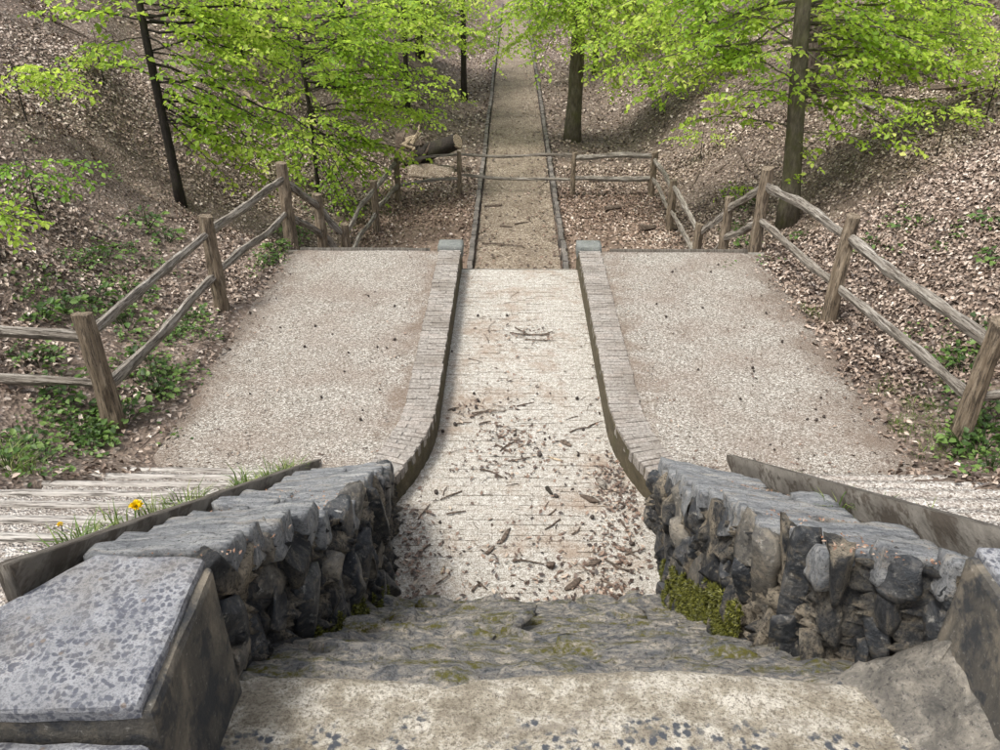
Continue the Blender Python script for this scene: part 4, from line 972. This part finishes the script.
for k in range(9):
    yy = r.uniform(2.6, 4.9); grass_tuft((1.78+abs(r.gauss(0, .07)), yy, stair_z(yy)), 'thin grass tuft along the right stair edge board', 'grass along the right board', r, 22, r.uniform(.07, .14))
p_ = (1.62, 3.35, float(top_line(3.35))-.05); grass_tuft(p_, 'grass tuft growing from the wall top against the right board', None, r, 40, .17)
for k in range(34):
    u = r.gauss(930, 28); v = r.gauss(420, 26); p = ground_pt(u, v); grass_tuft(p, 'short grass patch at the terrace edge before the nearest right post', 'grass before the right post', r, 34, r.uniform(.05, .1), .1)
for (u, v) in ((818, 318), (812, 316), (826, 322), (806, 312)): grass_tuft(ground_pt(u, v), 'grass tuft at the foot of the second right fence post', 'grass at the second right post', r, 34, .1)
for (u, v) in ((12, 462), (20, 470), (5, 455), (28, 474), (10, 472)): grass_tuft(ground_pt(u, v), 'dry grass tussock at the left frame edge above the stairs', 'grass above the left stairs', r, 40, .13, .1)
# dandelions
def dandelion(p, label, sc, seed):
    e = tag(empty('dandelion', p), label, 'flower', 'dandelions'); rr = np.random.default_rng(seed); n = 70; a = rr.uniform(0, 6.28, n); el = rr.uniform(.1, 1.4, n)
    d = np.stack([np.cos(a)*np.cos(el), np.sin(a)*np.cos(el), np.sin(el)*.7], -1); h = .09*sc
    o = leaf_mesh('flower_head', np.array([p])+np.array([0, 0, h])+d*.004, d, np.cross(d, rr.normal(size=(n, 3))), .026*sc*np.ones(n), 'petal_yellow', e, seed, .1, .4, True); o['kind'] = 'stuff'
    mb = MB(); mb.tube([p, (p[0]+.005, p[1], p[2]+h)], [.003, .0025], 5); mb.build('stem', 'herb_leaf', e)
p = on_stair(142, 526); dandelion(p, 'yellow dandelion flower in grass beside the left board', 1.25, 1)
p = on_stair(63, 533); dandelion(p, 'tiny yellow dandelion on the left stair tread', .45, 2)

# ------------------------------------------------------------------ dead wood
def stick(name, a, b, rad, label, cat, mat='dead_wood', group=None, bend=.04, r=r, n=6, taper=.5, sides=6):
    a = Vector(a); b = Vector(b); L = (b-a).length; off = Vector((r.uniform(-1, 1), r.uniform(-1, 1), r.uniform(0, .4)))*bend*L
    mb = MB(); mb.tube([a.lerp(b, t)+off*math.sin(math.pi*t)+Vector((r.uniform(-1, 1), r.uniform(-1, 1), 0))*.01*L for t in [k/n for k in range(n+1)]], [rad*(1-taper*k/n) for k in range(n+1)], sides, True, r, .15)
    return tag(mb.build(name, mat), label, cat, group)
def ground_stick(pa, pb, rad, label, mat='dead_wood', lift=.3, **k):
    a = Vector(ground_pt(*pa)); b = Vector(ground_pt(*pb)); a.z += rad*lift; b.z += rad*lift; return stick('fallen_branch', a, b, rad, label, 'branch', mat, 'dead wood on the banks', **k)
ground_stick((716, 174), (768, 130), .05, 'dark fallen branch lying up the right bank behind the far fence')
ground_stick((690, 190), (700, 172), .03, 'short dark stick on the right bank by the lower fence')
ground_stick((243, 92), (277, 122), .06, 'pale split log lying down the left bank among leaves', 'pale_wood')
ground_stick((200, 105), (240, 122), .09, 'dark log in a hollow of the left bank', lift=.6)
ground_stick((40, 14), (88, 38), .03, 'thin dark branch lying near the top left corner')
ground_stick((130, 50), (170, 80), .04, 'dark branch crossing behind the slim left trunk')
ground_stick((175, 62), (208, 88), .03, 'grey broken branch on the eroded left bank', 'rail_wood')
ground_stick((850, 100), (905, 130), .05, 'grey dead branch on the right bank', 'rail_wood')
ground_stick((930, 92), (995, 84), .08, 'dark log high at the right edge of the view', lift=.5)
ground_stick((738, 150), (752, 172), .03, 'short broken stick in front of the right bank hollow')
ground_stick((640, 238), (652, 224), .03, 'crooked dark stick on the lower ground by the right fence', bend=.15)
ground_stick((130, 462), (165, 428), .006, 'thin twig leaning on the leaves near the left stairs')
ground_stick((205, 462), (216, 458), .018, 'short dark stick at the top of the left stairs')
# chunk and stump on the lower ground
for (u, v, L, rad, lab, dx) in ((613, 208, .34, .06, 'dark chunk of wood on the lower ground right of the path', .3), (648, 228, .3, .08, 'dark mossy stump piece by the right lower fence', .25), (494, 206, .32, .04, 'dark bark strip on the sandy path below the cross fence', .3)):
    p = at_z(u, v, -1.2); stick('wood_chunk', (p[0]-L/2, p[1]-.05, -1.2), (p[0]+L/2, p[1]+.05, -1.19), rad, lab, 'wood', bend=.02, r=r)
for (u0, v0, u1, v1, lab) in ((482, 243, 522, 246, 'long dark twig across the sandy path'), (500, 226, 512, 227, 'short dark twig in the middle of the sandy path'), (515, 224, 528, 222, 'dark twig on the right of the sandy path')):
    a = at_z(u0, v0, -1.19); b = at_z(u1, v1, -1.19); stick('twig', a, b, .018, lab, 'twig', bend=.06, r=r)
# upturned fallen trunk behind the far fence
_p = at_y(428, 170, 18.5); c0 = Vector((_p[0], 18.5, float(T(_p[0], 18.5)))); ft = tag(empty('fallen_tree', c0), 'upturned fallen trunk with pale torn roots behind the far left fence corner', 'fallen tree')
rr = random.Random(3); k_ = c0.y
def P(u, v, dy=0): return Vector(at_y(u, v, k_+dy))
mb = MB(); pa, pb = P(408, 160, .5), P(458, 141, -.2); mb.tube([pa.lerp(pb, t) for t in (0, .25, .5, .75, 1)], [.24, .22, .2, .18, .17], 11, False, rr, .1); mb.build('log', 'dark_bark', ft, True)
mb = MB(); dd = (pb-pa).normalized(); mb.tube([pb-dd*.03, pb+dd*.005], [.168, .16], 11, True, rr, .06); mb.build('cut_end', 'pale_wood', ft)
link('sandy_mound', rock('sandy_mound', (1.1, .8, .5), rr, 3, 6, .2, .12), 'path_sand', ft, (c0.x, c0.y-.1, c0.z-.06))
link('root_plate', rock('root_plate', (.8, .7, .7), rr, 3, 7, .3, .25), 'dead_wood', ft, tuple(P(412, 152, .6)))
for k in range(17):
    a = P(rr.uniform(402, 424), rr.uniform(140, 172), rr.uniform(-.3, .3)); b = a + Vector((rr.uniform(-.35, .45), rr.uniform(-.3, .2), rr.uniform(-.15, .55))); rd = rr.uniform(.02, .05)
    mid = a.lerp(b, .5)+Vector((rr.uniform(-.12, .12), 0, rr.uniform(-.05, .12))); mb = MB(); mb.tube([a, mid, b], [rd*1.5, rd, rd*.35], 6, True, rr, .25); mb.build('root', 'pale_wood' if k % 3 else 'dead_wood', ft)

# ------------------------------------------------------------------ debris on the ramp
ZR = -.247
def ramp_pt(u, v): return at_z(u, v, ZR)
def flat_piece(name, u, v, L, wd, th, ang, label, mat, cat):
    rr = random.Random(int(u*7+v)); p = ramp_pt(u, v); me = rock(name, (L, wd, th), rr, 2, 8, .9, .1)
    return tag(link(name, me, mat, None, (p[0], p[1], ZR+th*.4), (rr.uniform(-.1, .1), rr.uniform(-.08, .08), ang)), label, cat, 'bark and wood pieces on the ramp')
for a in (('bark_piece', 567, 444, .15, .05, .025, -.7, 'grey-brown bark piece lying upper right of the ramp debris', 'dead_wood', 'bark'), ('bark_piece', 590, 500, .22, .05, .03, -.8, 'long grey bark strip near the curved right wall end', 'dead_wood', 'bark'),
          ('bark_piece', 549, 491, .14, .035, .03, -1.1, 'black curled bark piece left of the long bark strip', 'dark_bark', 'bark'), ('bark_piece', 505, 537, .2, .03, .025, 1.2, 'curved brown bark sliver in the middle of the near ramp', 'dead_wood', 'bark'),
          ('bark_piece', 573, 586, .16, .06, .02, .7, 'reddish brown flat bark piece near the ramp foot', 'dead_wood', 'bark'), ('bark_piece', 601, 486, .16, .06, .04, -1.1, 'pale grey bark slab against the right wall debris', 'rail_wood', 'bark'),
          ('wood_chunk', 511, 606, .10, .085, .06, .2, 'wedge-shaped brown wood chunk at the foot of the ramp', 'dead_wood', 'wood'), ('wood_chunk', 551, 567, .075, .06, .05, .5, 'short cut log piece with tan end on the near ramp', 'dead_wood', 'wood'),
          ('wood_chunk', 630, 607, .17, .06, .05, .6, 'pale broken wood piece by the right wall at the ramp foot', 'pale_wood', 'wood'), ('bark_piece', 490, 551, .13, .025, .02, .9, 'thin dark bark sliver left of the curved one', 'dead_wood', 'bark'),
          ('bark_piece', 443, 570, .07, .025, .012, 1.4, 'small yellow wood shaving on the left of the near ramp', 'pale_wood', 'bark'), ('bark_piece', 555, 459, .16, .025, .012, -.6, 'yellowish curved leaf sheath beside the bark piece', 'pale_wood', 'bark'),
          ('bark_piece', 594, 564, .12, .04, .03, .5, 'dark curled bark near the right wall moss', 'dead_wood', 'bark')): flat_piece(*a)
r = random.Random(12)
def tw(u0, v0, u1, v1, rad=.0085):
    a = ramp_pt(u0, v0); b = ramp_pt(u1, v1); a[2] += rad; b[2] += rad
    return stick('twig', a, b, rad, 'thin dark twig lying among the debris on the pale ramp', 'twig', 'dead_wood', 'twigs on the ramp', .08, r, 4, .4, 5)
for t_ in ((455, 425, 472, 423), (479, 425, 491, 422), (517, 407, 534, 403), (448, 411, 459, 408), (472, 414, 505, 412), (470, 418, 490, 410), (570, 433, 588, 428), (588, 428, 602, 422), (510, 333, 550, 335), (515, 328, 530, 336), (540, 336, 552, 332), (525, 340, 548, 341), (447, 515, 466, 512), (478, 583, 487, 590), (472, 592, 480, 584), (436, 585, 448, 577), (512, 562, 544, 565),
          (556, 510, 548, 516), (430, 545, 421, 555), (418, 520, 430, 505), (620, 520, 632, 545), (612, 545, 640, 560), (605, 560, 635, 575), (625, 555, 645, 550), (600, 580, 625, 590), (618, 600, 600, 612), (545, 612, 580, 606), (585, 610, 605, 604), (500, 452, 520, 440), (495, 445, 512, 455), (508, 462, 530, 458), (480, 470, 502, 478), (462, 492, 440, 500), (560, 520, 545, 530), (572, 535, 580, 528)): tw(*t_)
for k in range(30):
    v = r.uniform(290, 600); hw = 55+(v-290)*.19; u = 528+r.uniform(-hw, hw); a = r.uniform(0, 6.28); L = r.uniform(6, 16); tw(u, v, u+L*math.cos(a), v+L*math.sin(a)*.6, r.uniform(.002, .005))
# pine cones
cm, cf = ico(2); cv = cm*np.array([.02, .02, .026])*(1+.22*np.sin(cm[:, 2:3]*14)*np.cos(np.arctan2(cm[:, 1:2], cm[:, 0:1])*6))
cone_me = np_mesh('pine_cone', cv, cf, False, np.random.default_rng(1).random(len(cv))); cone_me.materials.append(M['cone_brown'])
def cone(x, y, z, where, grp, s=1): 
    o = link('pine_cone', cone_me, None, None, (x, y, z+.012*s), (r.uniform(0, 3), r.uniform(0, 3), 0)); o.scale = (s, s, s); tag(o, where, 'cone', grp)
for (u, v) in ((455, 425), (540, 456), (578, 456), (577, 399), (443, 432), (454, 410), (478, 401), (476, 408), (474, 394), (507, 316), (478, 316), (592, 518), (625, 518), (556, 497), (436, 493), (440, 523), (515, 436), (452, 352), (583, 430), (600, 372), (632, 545), (545, 440)):
    p = ramp_pt(u, v); cone(p[0], p[1], ZR, 'small dark cone lying on the pale brick ramp', 'cones on the ramp', r.uniform(.6, .95))
for k in range(18):
    u = r.uniform(250, 400); v = r.uniform(262, 458); p = at_z(u, v, .0)
    if -3.1 < p[0] < -1.25: cone(p[0], p[1], .005, 'small dark cone on the left gravel terrace', 'cones on the left terrace', r.uniform(.4, .75))
for k in range(26):
    u = r.uniform(630, 880); v = r.uniform(262, 458); p = at_z(u, v, .0)
    if 1.25 < p[0] < 3.2: cone(p[0], p[1], .005, 'small dark cone on the right gravel terrace', 'cones on the right terrace', r.uniform(.4, .75))
# fine brown crumbs: bark flakes and leaf bits gathered in drifts
def chips(name, label, pts, size, mat, seed, lift=.006):
    g = np.random.default_rng(seed); n = len(pts); N = np.stack([g.normal(0, .3, n), g.normal(0, .3, n), np.ones(n)], -1); a = g.normal(size=(n, 3)); a -= N*(a*N).sum(1, keepdims=True)/(N*N).sum(1, keepdims=True)
    p = np.array(pts)+np.array([0, 0, lift])+np.stack([0*N[:, 0], 0*N[:, 0], g.uniform(0, lift, n)], -1)
    o = leaf_mesh(name, p, a, N, g.uniform(size*.4, size*1.5, n), mat, None, seed, .3, .5, False); o['kind'] = 'stuff'; tag(o, label, 'debris'); return o
g = np.random.default_rng(9); pts = []
for (u, v, su, sv, n) in ((525, 335, 20, 5, 200), (480, 412, 22, 8, 170), (514, 440, 26, 11, 420), (505, 465, 30, 8, 160), (612, 470, 12, 16, 330), (625, 495, 14, 14, 500), (618, 545, 18, 22, 500), (412, 555, 9, 26, 420), (600, 345, 4, 40, 240), (594, 300, 3, 25, 120), (520, 608, 70, 5, 420), (615, 600, 22, 8, 300), (530, 520, 70, 60, 500), (580, 575, 30, 18, 260), (425, 600, 14, 8, 160), (480, 565, 40, 20, 160), (525, 400, 50, 60, 260)):
    for k in range(n):
        p = ramp_pt(g.normal(u, su), g.normal(v, sv)); y = p[1]; hw = .965+float(flare(y))-.2
        if 4.0 < y < 10.0 and abs(p[0]) < min(hw, .95): pts.append(p)
chips('bark_crumbs', 'drifts of brown bark crumbs and leaf bits on the pale ramp', pts[::2], .04, 'chip', 3, .006)
pts = []
for k in range(1300):
    s_ = 1 if g.random() < .6 else -1; y = g.uniform(2.1, 4.95); x_ = g.uniform(1.04, 1.62); pts.append((s_*x_, y, float(top_line(y))-.012-(x_-1.33)*(.17 if s_ > 0 else .06)))
chips('needle_litter', 'rusty needles and leaf bits lying on the rubble wall tops', pts, .016, 'needle_rust', 4, .006)
pts = []
for k in range(2600):
    x = g.choice([-1, 1])*g.uniform(1.2, 3.3); y = g.uniform(5.05, 10.05)
    wgt = .22+.7*math.exp(-(abs(x)-1.16)/.12)+.8*sstep(2.5, 3.2, abs(x))+.5*(y < 5.5)
    if g.random() < wgt: pts.append((x, y, .006))
chips('terrace_litter', 'fine brown leaf bits scattered over both gravel terraces', pts, .03, 'chip', 5, .004)
pts = []
for k in range(3500):
    y = 10.3+22*g.random()**1.3; x = g.uniform(-.7, .7)
    if g.random() < .25+.75*(abs(x)/.7)**2: pts.append((x, y, -1.215))
chips('path_litter', 'brown leaf bits and twigs strewn along the sandy path', pts, .07, 'chip', 6, .012)
# thin ground cover: small green leaves and fallen twigs through the litter
gc = np.random.default_rng(14); Pg = []
for (u, v, su, sv, n) in ((150, 372, 26, 24, 420), (95, 425, 28, 14, 420), (180, 325, 18, 14, 220), (280, 250, 16, 12, 320), (110, 280, 45, 25, 420), (60, 310, 35, 25, 260), (40, 450, 34, 14, 320), (960, 350, 26, 24, 220), (975, 440, 26, 22, 420), (900, 235, 60, 20, 160), (60, 180, 40, 20, 160), (745, 235, 20, 14, 120), (310, 215, 24, 14, 200), (370, 215, 12, 14, 140)):
    for k in range(n//22):
        p = ground_pt(gc.normal(u, su), gc.normal(v, sv)); m = 14
        q = np.array(p)+np.stack([gc.normal(0, .07, m), gc.normal(0, .07, m), np.zeros(m)], -1); q[:, 2] = T(q[:, 0], q[:, 1])+gc.uniform(.015, .08, m); Pg.append(q)
Pg = np.concatenate(Pg); n = len(Pg)
o = leaf_mesh('ground_cover', Pg, gc.normal(size=(n, 3))*np.array([1, 1, .3]), np.stack([gc.normal(0, .4, n), gc.normal(0, .4, n), np.ones(n)], -1), gc.uniform(.025, .06, n), 'herb_leaf', None, 15, .3, .75, True)
o['kind'] = 'stuff'; tag(o, 'small green ground cover leaves among the dead leaves on the banks', 'ground cover')
mb = MB(); r = random.Random(99)
for k in range(700):
    x = r.choice([-1, 1])*r.uniform(3.5, 11); y = r.uniform(5, 20); a = r.uniform(0, 6.28); L = r.uniform(.12, .6); dx, dy = math.cos(a)*L/2, math.sin(a)*L/2
    p0 = (x-dx, y-dy, float(T(x-dx, y-dy))+.03); p1 = (x+dx, y+dy, float(T(x+dx, y+dy))+.035); md = ((p0[0]+p1[0])/2+r.uniform(-.04, .04), (p0[1]+p1[1])/2, max((p0[2]+p1[2])/2, float(T(x, y))+.03)); w_ = r.uniform(.003, .009)
    mb.tube([p0, md, p1], [w_, w_, w_*.5], 4, True)
o = mb.build('twig_litter', 'dead_wood'); o['kind'] = 'stuff'; tag(o, 'thin dead twigs strewn through the leaves on the banks', 'twigs')
